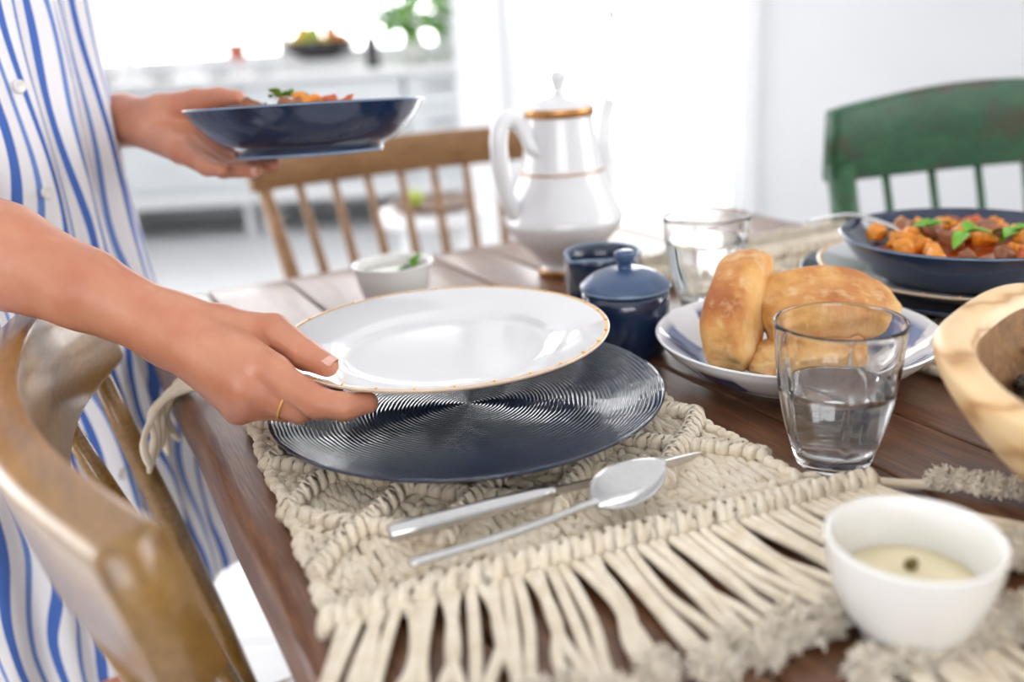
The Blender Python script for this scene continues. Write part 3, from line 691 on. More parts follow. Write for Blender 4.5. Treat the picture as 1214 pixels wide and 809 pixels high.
gold_plate('dinner_plate', 'white porcelain plate with gold rim held above the navy charger', (-0.0492, 0.651, T + 0.0433), 0.1205)
# right place setting
RS = Vector((0.437, 0.842, T))
pr2 = [(a * 0.155 / 0.14, b) for a, b in pr]
tag(obj('charger_plate', lathe(pr2, 96), MT['navy'], None, True, (RS.x, RS.y, T + MZ)), 'navy charger plate at the bottom of the right place setting', 'plate')
gold_plate('dinner_plate', 'white gold-rimmed plate under the navy bowl of stew', (RS.x - 0.006, RS.y - 0.010, T + MZ + 0.0073), 0.136)
def deep_bowl(name, label, loc, R, H, rot=(0, 0, 0)):
    s = R / 0.107; h = H / 0.046
    r = tag(empty(name, loc), label, 'bowl', 'navy pasta bowls'); r.rotation_euler = rot
    prf = [(0, 0.004), (0.058, 0.004), (0.060, 0.0), (0.066, 0.0), (0.067, 0.004)] + arc([(0.0675, 0.006), (0.082, 0.014), (0.097, 0.030), (0.1055, 0.0445), (0.107, 0.046), (0.1045, 0.0462), (0.0955, 0.0335), (0.08, 0.018), (0.064, 0.0105), (0.04, 0.0085), (0, 0.008)], 5)
    prf = [(a * s, b * h) for a, b in prf]; prf[-1] = (0, 0.008 * h)
    obj('bowl_body', lathe(prf, 96), MT['navy'], r)
    obj('rim_edge', lathe([(R * 1.001, H * 0.985), (R * 1.004, H * 1.0), (R * 0.998, H * 1.012), (R * 0.985, H * 1.010), (R * 0.978, H * 1.002)], 96), MT['navy_rim'], r)
    obj('foot_ring', lathe([(0.0598 * s, -0.0002), (0.0662 * s, -0.0002), (0.0668 * s, 0.0022), (0.0662 * s, 0.0024)], 96), MT['navy_rim'], r)
    return r
SBc = Vector((0.412, 0.812, T + MZ + 0.0143)); deep_bowl('stew_bowl', 'navy bowl of orange stew standing on the gold-rimmed plate', SBc, 0.107, 0.046)
HBc = Vector((-0.1735, 0.864, 0.9245)); TILT = math.radians(-4.2)
deep_bowl('stew_bowl', 'navy bowl held up in the left hand', HBc, 0.107, 0.043, (TILT, 0, 0))
def chunk(seed, s):
    V, F = ball((1, 1, 1), 10, 7, None)
    out = []
    for v in V:
        v = Vector(v); m_ = max(abs(v.x), abs(v.y), abs(v.z)); v = v.lerp(v / m_, 0.5) * (0.85 + 0.6 * noise.noise(v * 1.3 + Vector((seed * 5.3, 0, 0))) + 0.22 * noise.noise(v * 3.5 + Vector((seed * 2.3, 1, 0)))); out.append((v.x * s[0], v.y * s[1], v.z * s[2]))
    return out, F
def stew(center, R, z, n, seed, where, rot=None, place=None):
    rg = random.Random(seed)
    M4 = Matrix.Translation(center) @ (Matrix.Rotation(rot, 4, 'X') if rot else Matrix.Identity(4))
    base = obj('stew_sauce', lathe([(0, z - 0.012), (R * 0.7, z - 0.012), (R * 0.92, z - 0.004), (R * 0.8, z), (R * 0.4, z + 0.004), (0, z + 0.006)], 48, lambda r, zz, t: (r, zz + 0.002 * math.sin(5 * t + r * 80))), MT['tomato'])
    base.matrix_world = M4; tag(base, 'red-orange stew sauce pooled in the navy bowl ' + where, 'stew')
    kinds = {'squash': ('squash_chunk', 'orange squash chunk in the navy bowl '), 'meat': ('meat_chunk', 'browned meat piece in the navy bowl '), 'herb': ('herb_leaf', 'green herb leaf on the stew in the navy bowl ')}
    spots = place or []
    k = 0
    while len(spots) < n:
        a, q = rg.uniform(0, 2 * PI), R * 0.85 * math.sqrt(rg.random()); k += 1
        p = (q * math.cos(a), q * math.sin(a)); kd = 'squash' if rg.random() < 0.68 else 'meat'
        if k < 400 and any(math.hypot(p[0] - s[0], p[1] - s[1]) < 0.0135 for s in spots): continue
        spots.append((p[0], p[1], kd))
    for i, (x, y, kd) in enumerate(spots):
        hh = z + 0.006 + 0.008 * (1 - (math.hypot(x, y) / R) ** 2) + rg.uniform(0, 0.004)
        nm, lb = kinds[kd]
        if kd == 'herb': VF = join(leaf(0.020, 0.016, 0.6), xf(leaf(0.017, 0.014, 0.5), Matrix.Rotation(1.9, 4, 'Z') @ Matrix.Rotation(-0.5, 4, 'Y')), xf(leaf(0.014, 0.012, 0.3), Matrix.Rotation(3.9, 4, 'Z') @ Matrix.Rotation(-0.9, 4, 'Y'))); hh += 0.010
        else: VF = chunk(seed + i, (rg.uniform(0.008, 0.0135), rg.uniform(0.0075, 0.011), rg.uniform(0.006, 0.0095)))
        o = obj(nm, VF, MT[kd if kd != 'squash' or rg.random() < 0.8 else 'tomato'])
        o.matrix_world = M4 @ Matrix.Translation((x, y, hh)) @ Matrix.Rotation(rg.uniform(0, 6), 4, 'Z') @ Matrix.Rotation(rg.uniform(-0.5, 0.5), 4, 'Y')
        tag(o, lb + where, 'leaf' if kd == 'herb' else 'food', {'herb': 'herb leaves', 'squash': 'squash chunks', 'meat': 'meat pieces'}[kd] + ' in the bowl ' + where)
stew(SBc, 0.093, 0.026, 44, 21, 'on the right', None, [(-0.012, -0.028, 'herb'), (0.022, -0.036, 'herb'), (0.030, -0.030, 'herb'), (-0.03, 0.0, 'herb'), (0.034, 0.018, 'squash'), (0.044, 0.012, 'squash')])
stew(HBc, 0.082, 0.027, 16, 33, 'held in the left hand', TILT, [(-0.012, 0.0, 'herb'), (-0.02, -0.01, 'herb'), (0.0, 0.0, 'squash'), (0.012, 0.006, 'squash'), (0.006, -0.012, 'squash')])

# ------------------------------------------------------------------ cutlery
def ellipse_tube(P, ra, rb, n=12):
    P = [Vector(p) for p in P]; V, F = [], []; m = len(P)
    for i, p in enumerate(P):
        Tn = (P[min(i + 1, m - 1)] - P[max(i - 1, 0)]).normalized(); Sd = Tn.cross(Vector((0, 0, 1))).normalized(); U = Sd.cross(Tn)
        for k in range(n):
            a = 2 * PI * k / n; V.append(p + Sd * math.cos(a) * ra[i] + U * math.sin(a) * rb[i])
    for i in range(m - 1):
        for k in range(n): F.append((i * n + k, (i + 1) * n + k, (i + 1) * n + (k + 1) % n, i * n + (k + 1) % n)[::-1])
    F.append(tuple(range(n - 1, -1, -1))[::-1]); F.append(tuple(range((m - 1) * n, m * n))[::-1])
    return V, F
kA = Vector((-0.072, 0.438, T + 0.0195)); kB = Vector((0.111, 0.5135, T + 0.0185)); kd_ = (kB - kA); kl = kd_.length; ka = math.atan2(kd_.y, kd_.x)
kn = tag(empty('table_knife', (kA.x, kA.y, T + 0.0200), ka), 'steel knife lying on the macrame beside the navy plate', 'knife')
xs = [0, 0.0015, 0.02, 0.06, 0.088, 0.094, 0.098]
obj('handle', ellipse_tube([(x, 0, 0) for x in xs], [0.0042, 0.0052, 0.0058, 0.0060, 0.0055, 0.0040, 0.0022], [0.0042, 0.0050, 0.0050, 0.0046, 0.0040, 0.0032, 0.0022], 14), MT['silver'], kn)
bl = [(0.094, -0.002, 0.0022), (0.11, -0.0030, 0.0016), (0.14, -0.0042, 0.0010), (0.17, -0.0050, 0.0008), (0.19, -0.0042, 0.0006), (kl, -0.0010, 0.0000)]
V = [(x, 0.0008, z) for x, z, q in bl] + [(x, -0.0008, z) for x, z, q in bl] + [(x, 0.0008, q) for x, z, q in bl] + [(x, -0.0008, q) for x, z, q in bl]
F = []
for i in range(5): F += [(i, i + 1, 12 + i + 1, 12 + i), (6 + i, 18 + i, 18 + i + 1, 6 + i + 1), (12 + i, 12 + i + 1, 18 + i + 1, 18 + i), (i, 6 + i, 6 + i + 1, i + 1)]
F += [(0, 12, 18, 6), (5, 11, 23, 17)]
obj('blade', (V, F), MT['silver'], kn, False)
sA = Vector((-0.058, 0.411, T)); sB = Vector((0.0853, 0.4885, T)); sd_ = sB - sA; sl = sd_.length
spn = tag(empty('table_spoon', (sA.x, sA.y, T + 0.018), math.atan2(sd_.y, sd_.x)), 'steel spoon with shiny bowl lying beside the knife', 'spoon')
hx = [0, 0.002, 0.02, 0.045, 0.068, 0.086, 0.098, 0.107]
obj('handle', ellipse_tube(spl([(x, -0.0105 * math.sin(PI / 2 * min(1, x / 0.107)), zz) for x, zz in zip(hx, [0.0, 0.0003, 0.0010, 0.0020, 0.0034, 0.0048, 0.0058, 0.0064])], 3), lerpl([0.0026, 0.0036, 0.0036, 0.0032, 0.0028, 0.0026, 0.0028, 0.0040], 22), lerpl([0.0016, 0.0019, 0.0018, 0.0016, 0.0016, 0.0017, 0.0017, 0.0013], 22), 10), MT['silver'], spn)
V, F = [], []; NU, NV = 20, 14
bl_, bw = sl - 0.103, 0.0195
for lay in (0, 1):
    for i in range(NU + 1):
        s = i / NU; wd = bw * (math.sin(PI * s ** 0.88) ** 0.78)
        for j in range(NV + 1):
            q = -1 + 2 * j / NV; dep = (1 - q * q) * math.sin(PI * s) ** 0.7 * 0.0062
            V.append((0.103 + bl_ * s, q * wd - 0.0105 * (1 - s) ** 1.2, 0.0066 + 0.0030 * s - dep + 0.0016 * q - lay * 0.0009))
n1 = (NU + 1) * (NV + 1)
for i in range(NU):
    for j in range(NV):
        a = i * (NV + 1) + j; F.append((a, a + NV + 1, a + NV + 2, a + 1)); F.append((n1 + a, n1 + a + 1, n1 + a + NV + 2, n1 + a + NV + 1))
for i in range(NU):
    for j in (0, NV): a = i * (NV + 1) + j; F.append((a, n1 + a, n1 + a + NV + 1, a + NV + 1))
obj('spoon_bowl', (V, F), MT['silver'], spn)
# fork resting in the stew bowl
fk = tag(empty('fork', (0.0, 0.0, 0.0)), 'steel fork resting across the rim of the stew bowl', 'fork')
f0, f1, f2 = Vector((0.314, 0.942, T + 0.066)), Vector((0.3475, 0.8977, T + 0.0755)), Vector((0.402, 0.828, T + 0.058))
obj('handle', ellipse_tube(spl([f0, f0.lerp(f1, 0.5) + Vector((0, 0, 0.003)), f1 + Vector((0, 0, 0.003)), f1.lerp(f2, 0.5) + Vector((0, 0, 0.003)), f2], 5), lerpl([0.0050, 0.0055, 0.0045, 0.0036, 0.0060], 21), lerpl([0.0016, 0.0018, 0.0018, 0.0018, 0.0013], 21), 10), MT['silver'], fk)
dv = (f2 - f1).normalized(); sv = dv.cross(Vector((0, 0, 1))).normalized()
for k in range(4):
    a = f2 + sv * (k - 1.5) * 0.0038; obj('tine', ellipse_tube([a, a + dv * 0.014 + Vector((0, 0, -0.002)), a + dv * 0.03], [0.0016, 0.0014, 0.0007], [0.001, 0.001, 0.0006], 6), MT['silver'], fk)

# ------------------------------------------------------------------ coffee pot, sugar bowl, creamer
PT = Vector((0.068, 1.055, T)); pot = tag(empty('coffee_pot', PT, math.radians(0)), 'tall white porcelain coffee pot with gold bands', 'coffee pot')
body = arc([(0.030, 0.002), (0.031, 0.006), (0.029, 0.012), (0.036, 0.022), (0.056, 0.042), (0.0675, 0.058), (0.0690, 0.066), (0.064, 0.078), (0.055, 0.098), (0.047, 0.120), (0.042, 0.145), (0.0388, 0.165), (0.0375, 0.178)], 5)
obj('body', lathe([(0, 0.0), (0.029, 0.0)] + body + [(0.034, 0.1785), (0.033, 0.172), (0, 0.17)], 64), MT['porcelain'], pot)
obj('foot_band', lathe([(0.0292, -0.0002), (0.0316, 0.001), (0.0322, 0.005), (0.0312, 0.0075)], 64), MT['gold_soft'], pot)
obj('neck_band', lathe([(0.0482, 0.1170), (0.0489, 0.1178), (0.0483, 0.1190), (0.0475, 0.1192)], 64), MT['gold_soft'], pot)
lid = obj('lid', lathe(arc([(0.0385, 0.1790), (0.0388, 0.186), (0.0375, 0.1885), (0.031, 0.1935), (0.018, 0.1975), (0.0085, 0.2000), (0.0062, 0.206), (0.0082, 0.213), (0.0098, 0.219), (0.0076, 0.225), (0.0, 0.2270)], 5), 48), MT['porcelain'], pot)
obj('lid_band', lathe([(0.0383, 0.1775), (0.0392, 0.1778), (0.0395, 0.1855), (0.0386, 0.1872)], 64), MT['gold_soft'], lid)
def dirp(az, r, z): return (r * math.cos(az), r * math.sin(az), z)
hz = math.radians(208)
H = [dirp(hz + 0.35, 0.0405, 0.139), dirp(hz + 0.28, 0.048, 0.148), dirp(hz + 0.12, 0.050, 0.166), dirp(hz, 0.060, 0.179), dirp(hz, 0.073, 0.176), dirp(hz, 0.079, 0.158), dirp(hz, 0.078, 0.130), dirp(hz, 0.073, 0.100), dirp(hz, 0.066, 0.080), dirp(hz, 0.058, 0.072)]
obj('handle', tube(spl(H, 6), lerpl([0.004, 0.0072, 0.0086, 0.0094, 0.0098, 0.0098, 0.0095, 0.0090, 0.0086, 0.0075], 55), 14), MT['porcelain'], pot)
sz = math.radians(38)
obj('spout', tube(spl([dirp(sz, 0.050, 0.060), dirp(sz, 0.066, 0.085), dirp(sz, 0.070, 0.115), dirp(sz, 0.068, 0.145), dirp(sz, 0.072, 0.172), dirp(sz, 0.079, 0.188)], 6), lerpl([0.016, 0.016, 0.012, 0.009, 0.008, 0.0085], 31), 14), MT['porcelain'], pot)
SU = Vector((0.099, 0.763, T)); su = tag(empty('sugar_bowl', SU), 'round navy sugar bowl with knobbed lid', 'sugar bowl')
obj('pot_body', lathe([(0, 0), (0.031, 0.0), (0.034, 0.003), (0.0365, 0.02), (0.0372, 0.045), (0.0368, 0.0565), (0.034, 0.0565), (0.033, 0.05), (0, 0.048)], 64), MT['navy'], su)
sl_ = obj('lid', lathe(arc([(0.0365, 0.0570), (0.0382, 0.0578), (0.0384, 0.0600), (0.0368, 0.0622), (0.028, 0.0690), (0.015, 0.0740), (0.0068, 0.0752)], 5) + [(0.0066, 0.0752), (0, 0.0752)], 64), MT['navy_light'], su)
obj('knob', lathe(arc([(0.0062, 0.0745), (0.0060, 0.078), (0.0082, 0.0815), (0.0088, 0.0868), (0.0075, 0.0892), (0.004, 0.0902), (0, 0.0904)], 4), 32), MT['navy_light'], sl_)
obj('lid_edge', lathe([(0.0380, 0.0570), (0.0388, 0.0580), (0.0388, 0.0592), (0.0382, 0.0600)], 64), MT['navy_rim'], sl_)
CR = Vector((0.094, 0.892, T)); cr = tag(empty('creamer', CR), 'small navy cream jug with pouring lip behind the sugar bowl', 'jug')
spa = math.radians(222)
def lip(r, z, t):
    d = (t - spa + PI) % (2 * PI) - PI; k = math.exp(-(d / 0.26) ** 2) * max(0, (z - 0.030) / 0.03)
    return r + 0.0085 * k, z + (0.0 if z < 0.05 else -0.001 * k)
obj('jug_body', lathe([(0, 0), (0.031, 0), (0.034, 0.003), (0.036, 0.02), (0.0375, 0.045), (0.0382, 0.0585), (0.0372, 0.0600), (0.0345, 0.0592), (0.034, 0.045), (0.031, 0.012), (0, 0.009)], 96, lip), MT['navy'], cr)
obj('rim_edge', lathe([(0.0384, 0.0580), (0.0384, 0.0597), (0.0374, 0.0607), (0.0352, 0.0604), (0.0344, 0.0592)], 96, lip), MT['navy_rim'], cr)

# ------------------------------------------------------------------ bowls on the table
mb = tag(empty('small_bowl', (-0.120, 0.952, T)), 'small white bowl with yoghurt and a mint sprig', 'bowl')
obj('bowl_body', lathe([(0, 0.004), (0.024, 0.004), (0.025, 0.0), (0.028, 0.0), (0.031, 0.008)] + arc([(0.034, 0.014), (0.0385, 0.030), (0.0415, 0.0445), (0.0425, 0.0470), (0.0405, 0.0478), (0.038, 0.045), (0.0355, 0.030), (0.030, 0.014), (0.018, 0.009), (0, 0.008)], 4)[:-1] + [(0, 0.008)], 64), MT['stoneware'], mb)
tag(obj('yoghurt', lathe([(0, 0.020), (0.030, 0.020), (0.0368, 0.0375), (0.02, 0.0395), (0, 0.040)], 48), MT['yogurt'], None, True, (-0.120, 0.952, T)), 'pale yoghurt filling the small white bowl', 'yoghurt')
sprig = tag(empty('mint_sprig', (-0.120 + 0.022, 0.952 - 0.004, T + 0.0405)), 'green mint sprig on the yoghurt', 'mint')
for k, (a, el, l) in enumerate(((PI + 0.25, 0.05, 0.020), (PI - 0.5, 0.25, 0.013), (0.9, -1.0, 0.017), (1.9, -0.8, 0.013), (0.2, -0.5, 0.010))):
    obj('leaf', leaf(l, l * 0.6, 0.2), MT['mint'] if k < 2 else MT['herb'], sprig, True, (0, 0, 0.002), (0, el, a))
DP = Vector((0.169, 0.351, T)); db = tag(empty('dip_bowl', DP), 'white dip bowl in the right foreground', 'bowl')
obj('bowl_body', lathe([(0, 0.003), (0.016, 0.003), (0.0165, 0.0), (0.0195, 0.0), (0.0200, 0.004)] + arc([(0.0200, 0.006), (0.0275, 0.016), (0.0345, 0.034), (0.0372, 0.0505), (0.0368, 0.0530), (0.0352, 0.0528), (0.0335, 0.048), (0.030, 0.030), (0.022, 0.014), (0.01, 0.009), (0, 0.008)], 4)[:-1] + [(0, 0.008)], 72), MT['stoneware'], db)
tag(obj('dip', lathe([(0, 0.012), (0.018, 0.014), (0.0272, 0.0245), (0.0298, 0.0300), (0.0292, 0.0310), (0.018, 0.0322), (0.008, 0.0345), (0, 0.0350)], 48, lambda r, z, t: (r, z + 0.001 * math.sin(3 * t + 200 * r) * (r < 0.026))), MT['dip'], None, True, DP), 'pale yellow dip in the white bowl', 'dip')
tag(obj('caper', ball((0.0034, 0.0027, 0.0030), 10, 8, lambda v: 1 + 0.25 * noise.noise(v * 2)), MT['caper'], None, True, (DP.x + 0.001, DP.y + 0.003, T + 0.0372)), 'brown caper on top of the pale dip', 'caper')
# bread plate
BP = Vector((0.221, 0.686, T))
obj_ = obj('bread_plate', lathe([(0, 0.003), (0.052, 0.003), (0.053, 0.0), (0.058, 0.0), (0.059, 0.003)] + arc([(0.060, 0.004), (0.082, 0.012), (0.1005, 0.0265), (0.1068, 0.0345), (0.1075, 0.0362), (0.1055, 0.0366), (0.098, 0.0300), (0.080, 0.0165), (0.06, 0.0085), (0.03, 0.0068), (0, 0.0066)], 5)[:-1] + [(0, 0.0066)], 96), MT['bluewhite'], None, True, BP)
tag(obj_, 'white dish brushed with blue holding bread rolls', 'plate')
def roll(seed, L, Wd, Hh, sharp=0.5):
    V, F = ball((1, 1, 1), 56, 40); out = []
    for v in V:
        v = Vector(v); v = Vector((v.z, v.x, v.y))
        c = Vector((math.copysign(abs(v.x) ** 0.60, v.x), math.copysign(abs(v.y) ** 0.60, v.y), math.copysign(abs(v.z) ** 0.78, v.z)))
        d = 1 + 0.13 * noise.noise(v * 1.2 + Vector((seed * 4.7, 1, 2))) + 0.06 * noise.noise(v * 3.1 + Vector((seed, 3, 1))) + 0.02 * noise.noise(v * 9 + Vector((seed, 5, 1)))
        taper = 1 - sharp * 0.45 * max(0.0, v.x) ** 1.2
        p = Vector((c.x * L, c.y * Wd * taper, c.z * Hh * (1 - 0.22 * v.x * v.x - sharp * 0.3 * max(0, v.x)))) * d
        fold = math.exp(-((v.y - 0.25 - 0.3 * v.x) / 0.16) ** 2) * max(0, v.z) * max(0, 1 - 1.3 * abs(v.x + 0.2))
        p.z -= 0.16 * Hh * fold * (sharp > 0.1)
        p.z += 0.10 * Hh * math.cos(v.x * 2.2); out.append(tuple(p))
    return out, F
def place_roll(label, seed, L, Wd, Hh, pos, rx, ry, rz, **k):
    o = obj('bread_roll', roll(seed, L, Wd, Hh, **k), MT['bread']); o.matrix_world = Matrix.Translation(pos) @ Matrix.Rotation(rz, 4, 'Z') @ Matrix.Rotation(ry, 4, 'Y') @ Matrix.Rotation(rx, 4, 'X')
    return tag(o, label, 'bread', 'bread rolls on the blue brushed dish')
place_roll('bread roll propped up at the left of the dish', 1, 0.058, 0.021, 0.027, (0.178, 0.692, T + 0.054), -0.25, -0.50, math.radians(62), sharp=0.0)
place_roll('broad pointed bread roll behind the water glass', 2, 0.056, 0.036, 0.024, (0.248, 0.690, T + 0.050), 0.35, 0.05, math.radians(12), sharp=0.6)
place_roll('bread roll lying underneath the other two rolls', 3, 0.046, 0.026, 0.0135, (0.222, 0.656, T + 0.0245), 0.0, 0.0, math.radians(10), sharp=0.2)
# olive wood bowl
WB = Vector((0.363, 0.418, T)); wb = tag(empty('salad_bowl', WB), 'thick olive wood salad bowl at the right edge', 'bowl')
def wob(r, z, t): return r * (1 + 0.018 * math.sin(2 * t + 0.6) + 0.012 * math.sin(5 * t)), z + (0.0035 * math.sin(3 * t + 1.0) + 0.002 * math.sin(7 * t)) * (z / 0.09)
obj('bowl_body', lathe([(0, 0.002), (0.06, 0.0), (0.068, 0.002)] + arc([(0.070, 0.004), (0.096, 0.028), (0.122, 0.056), (0.138, 0.078), (0.1445, 0.093), (0.1435, 0.0995), (0.137, 0.1018), (0.128, 0.0985), (0.1235, 0.092)], 5), 96, wob), MT['olive'], wb)
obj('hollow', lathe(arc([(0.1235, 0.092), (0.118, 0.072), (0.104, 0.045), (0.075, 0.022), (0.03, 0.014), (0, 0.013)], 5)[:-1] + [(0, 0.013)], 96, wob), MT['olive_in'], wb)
rg = random.Random(9); sp = []
for k in range(900):
    a, q = rg.uniform(0, 2 * PI), 0.104 * math.sqrt(rg.random()); sp.append(((WB.x + q * math.cos(a), WB.y + q * math.sin(a), T + 0.062 + 0.012 * (1 - (q / 0.104) ** 2) + rg.uniform(-0.004, 0.003)), rg.uniform(0, 6), 0.0042, 0.0028, rg.uniform(-0.8, 0.8)))
tag(obj('grain_salad', join(lumps(sp, 6, 4), move(lathe([(0, 0.055), (0.095, 0.055), (0.106, 0.060), (0.06, 0.066), (0, 0.070)], 32), WB)), MT['seed']), 'dark grain salad filling the olive wood bowl', 'salad', kind='stuff')
for k in range(12):
    a = 0.7 + k * 2.39; q = 0.03 + 0.062 * (k % 4) / 3
    o = obj('salad_leaf', leaf(0.034, 0.02, 0.3), MT['sage'], None, True, (WB.x + q * math.cos(a), WB.y + q * math.sin(a), T + 0.079), (0.2, -0.15, a + 1.0)); tag(o, 'grey-green leaf lying on the dark grain salad', 'leaf', 'salad leaves')

# ------------------------------------------------------------------ glasses
def glass(label, wlabel, loc, R, Hh, wz, rz):
    s = R / 0.040; h = Hh / 0.091
    def flute(r, z, t): 
        return r, z
    def flute_in(r, z, t):
        k = min(1, max(0, (0.074 * h - z) / (0.012 * h))) * min(1, max(0, (z - 0.010 * h) / 0.01))
        return r - 0.0016 * k * max(0.0, math.cos(5 * t)) ** 10, z
    out = arc([(0.0215, 0.0005), (0.0235, 0.003), (0.0265, 0.012), (0.0315, 0.028), (0.0355, 0.048), (0.0382, 0.070), (0.0396, 0.0885), (0.0394, 0.0905), (0.0384, 0.0910), (0.0378, 0.0895)], 4)
    inn = arc([(0.0376, 0.0885), (0.0364, 0.070), (0.0336, 0.048), (0.0294, 0.028), (0.0245, 0.0145), (0.018, 0.0105), (0, 0.0098)], 5)[:-1]
    sc = lambda L: [(a * s, b * h) for a, b in L]
    A = sc([(0, 0.0022), (0.019, 0.0018)] + out); B_ = sc(inn) + [(0, 0.0098 * h)]
    n = 100
    prof = A + B_; na = len(A)
    V, F = lathe(prof, n, lambda r, z, t: flute_in(r, z, t) if (r, z) in Bset else (r, z)) if False else lathe(prof, n)
    # flutes pressed into the inside wall
    V2 = []
    for i, v in enumerate(V):
        V2.append(v)
    V = V2
    k0 = 1 + (na - 1) * n
    for i in range(k0, len(V) - 1):
        x, y, z = V[i]; r = math.hypot(x, y); t_ = math.atan2(y, x)
        rr, _ = flute_in(r, z, t_ + rz); V[i] = (x * rr / r, y * rr / r, z)
    g = tag(obj('water_glass', (V, F), MT['glass'], None, True, loc), label, 'glass', 'clear water glasses')
    ins = [(a, b) for a, b in B_ if b < wz]
    top_r = np.interp(wz, [b for a, b in B_][::-1], [a for a, b in B_][::-1])
    pw = [(0, wz), (top_r * 0.9, wz), (top_r + 0.0004, wz + 0.0002)] + [(a + 0.0004 if a > 0 else 0, b - 0.0003) for a, b in ins]
    V, F = lathe(pw[::-1], n)
    V = [tuple(v) for v in V]
    tag(obj('water', (V, F), MT['water'], None, True, loc), wlabel, 'water'); return g
glass('clear tumbler of water in front of the bread dish', 'water half filling the tumbler in front of the bread dish', (0.1975, 0.5285, T), 0.0391, 0.0945, 0.053, 0.35)
glass('clear tumbler of water beside the navy sugar bowl, behind the bread', 'water in the far tumbler beside the navy sugar bowl', (0.195, 0.883, T), 0.0428, 0.0915, 0.067, 0.9)

# ------------------------------------------------------------------ person
def cone(p, a, b, r1, r2):
    a = np.array(a); b = np.array(b); ab = b - a; t = np.clip(((p - a) @ ab) / (ab @ ab + 1e-12), 0, 1)
    return np.linalg.norm(p - a - t[:, None] * ab, axis=1) - (r1 + (r2 - r1) * t)
def smin(a, b, k):
    h = np.clip(0.5 + 0.5 * (b - a) / k, 0, 1); return b * (1 - h) + a * h - k * h * (1 - h)
def chain(p, pts, rad, k=0.003):
    d = None
    for (a, b, r1, r2) in zip(pts, pts[1:], rad, rad[1:]):
        c_ = cone(p, a, b, r1, r2); d = c_ if d is None else smin(d, c_, k)
    return d
def nets(sdf, lo, hi, h, B=8):
    lo = np.array(lo, float); hi = np.array(hi, float); nb = np.ceil((hi - lo) / (h * B)).astype(int)
    g = np.stack(np.meshgrid(*[np.arange(n) for n in nb], indexing='ij'), -1).reshape(-1, 3)
    c = lo + (g + 0.5) * h * B; keep = np.abs(sdf(c)) < h * B * 1.25; g = g[keep]
    l = np.stack(np.meshgrid(*[np.arange(B + 1)] * 3, indexing='ij'), -1).reshape(-1, 3)
    N = nb * B + 4
    key = lambda ijk: (ijk[..., 0].astype(np.int64) * N[1] + ijk[..., 1]) * N[2] + ijk[..., 2]
    ck, cp, edges = [], [], [[], [], []]
    corners = np.array([[i, j, k] for i in (0, 1) for j in (0, 1) for k in (0, 1)])
    E12 = [(a, b) for a in range(8) for b in range(a + 1, 8) if np.abs(corners[a] - corners[b]).sum() == 1]
    for s in range(0, len(g), 400):
        gi = g[s:s + 400]; ijk = gi[:, None, :] * B + l[None]; val = sdf((lo + ijk.reshape(-1, 3) * h)).reshape(len(gi), B + 1, B + 1, B + 1)
        cv = np.stack([val[:, a:a + B, b:b + B, c_:c_ + B] for a, b, c_ in corners], -1)
        sg = cv < 0; act = sg.any(-1) & ~sg.all(-1); bi, i, j, k = np.nonzero(act)
        cvv = cv[bi, i, j, k]; acc = np.zeros((len(bi), 3)); cnt = np.zeros(len(bi))
        for a, b in E12:
            va, vb = cvv[:, a], cvv[:, b]; m = (va < 0) != (vb < 0); t_ = np.where(m, va / np.where(m, va - vb, 1), 0)
            acc += m[:, None] * (corners[a] + t_[:, None] * (corners[b] - corners[a])); cnt += m
        cell = gi[bi] * B + np.stack([i, j, k], -1); ck.append(key(cell)); cp.append(lo + (cell + acc / cnt[:, None]) * h)
        for ax, q in ((0, 4), (1, 2), (2, 1)):
            m = (cvv[:, 0] < 0) != (cvv[:, q] < 0); edges[ax].append((cell[m], cvv[m, 0] < 0))
    ck = np.concatenate(ck); cp = np.concatenate(cp); o_ = np.argsort(ck); ck, cp = ck[o_], cp[o_]
    Fs = []
    for ax in range(3):
        cell = np.concatenate([e[0] for e in edges[ax]]); neg = np.concatenate([e[1] for e in edges[ax]])
        d1 = np.zeros(3, int); d2 = np.zeros(3, int); d1[(ax + 1) % 3] = 1; d2[(ax + 2) % 3] = 1
        idx = []; ok = np.ones(len(cell), bool)
        for q in (cell, cell - d1, cell - d1 - d2, cell - d2):
            kk = key(q); pos = np.clip(np.searchsorted(ck, kk), 0, len(ck) - 1); ok &= ck[pos] == kk; idx.append(pos)
        q = np.stack(idx, -1); q[~neg] = q[~neg][:, ::-1]; Fs.append(q[ok])
    F = np.concatenate(Fs)
    for _ in range(2):
        d = sdf(cp); e = h * 0.3; G = np.stack([(sdf(cp + v_) - sdf(cp - v_)) / (2 * e) for v_ in np.eye(3) * e], -1)
        n2 = (G * G).sum(-1); cp = cp - (d / np.maximum(n2, 0.25))[:, None] * G
    return cp, F
# right hand (palm away from the camera, pinching the plate between thumb and fingers)
RH = dict(elbow=(-0.4648, 0.7062, 0.9253), f1=(-0.3411, 0.6184, 0.897), f2=(-0.2861, 0.611, 0.8719), wr=(-0.2285, 0.6063, 0.8397), cmc=(-0.2018, 0.6141, 0.8369), tm=(-0.1628, 0.6078, 0.8352), ti=(-0.1363, 0.5805, 0.8255), tt=(-0.1208, 0.5684, 0.8217), im=(-0.1548, 0.5592, 0.8212), ip=(-0.1237, 0.5402, 0.8071), idp=(-0.1073, 0.5398, 0.8037), it=(-0.0936, 0.5456, 0.8029), mm=(-0.1636, 0.5539, 0.8111), mp=(-0.1382, 0.5498, 0.7999), mt=(-0.1188, 0.5704, 0.7984), rm=(-0.1722, 0.5574, 0.8032), rp=(-0.1505, 0.5633, 0.7955), rtp=(-0.1339, 0.5878, 0.7955), pm=(-0.1807, 0.5655, 0.7969), pp=(-0.1649, 0.5823, 0.7938), pt=(-0.1518, 0.6053, 0.7942))
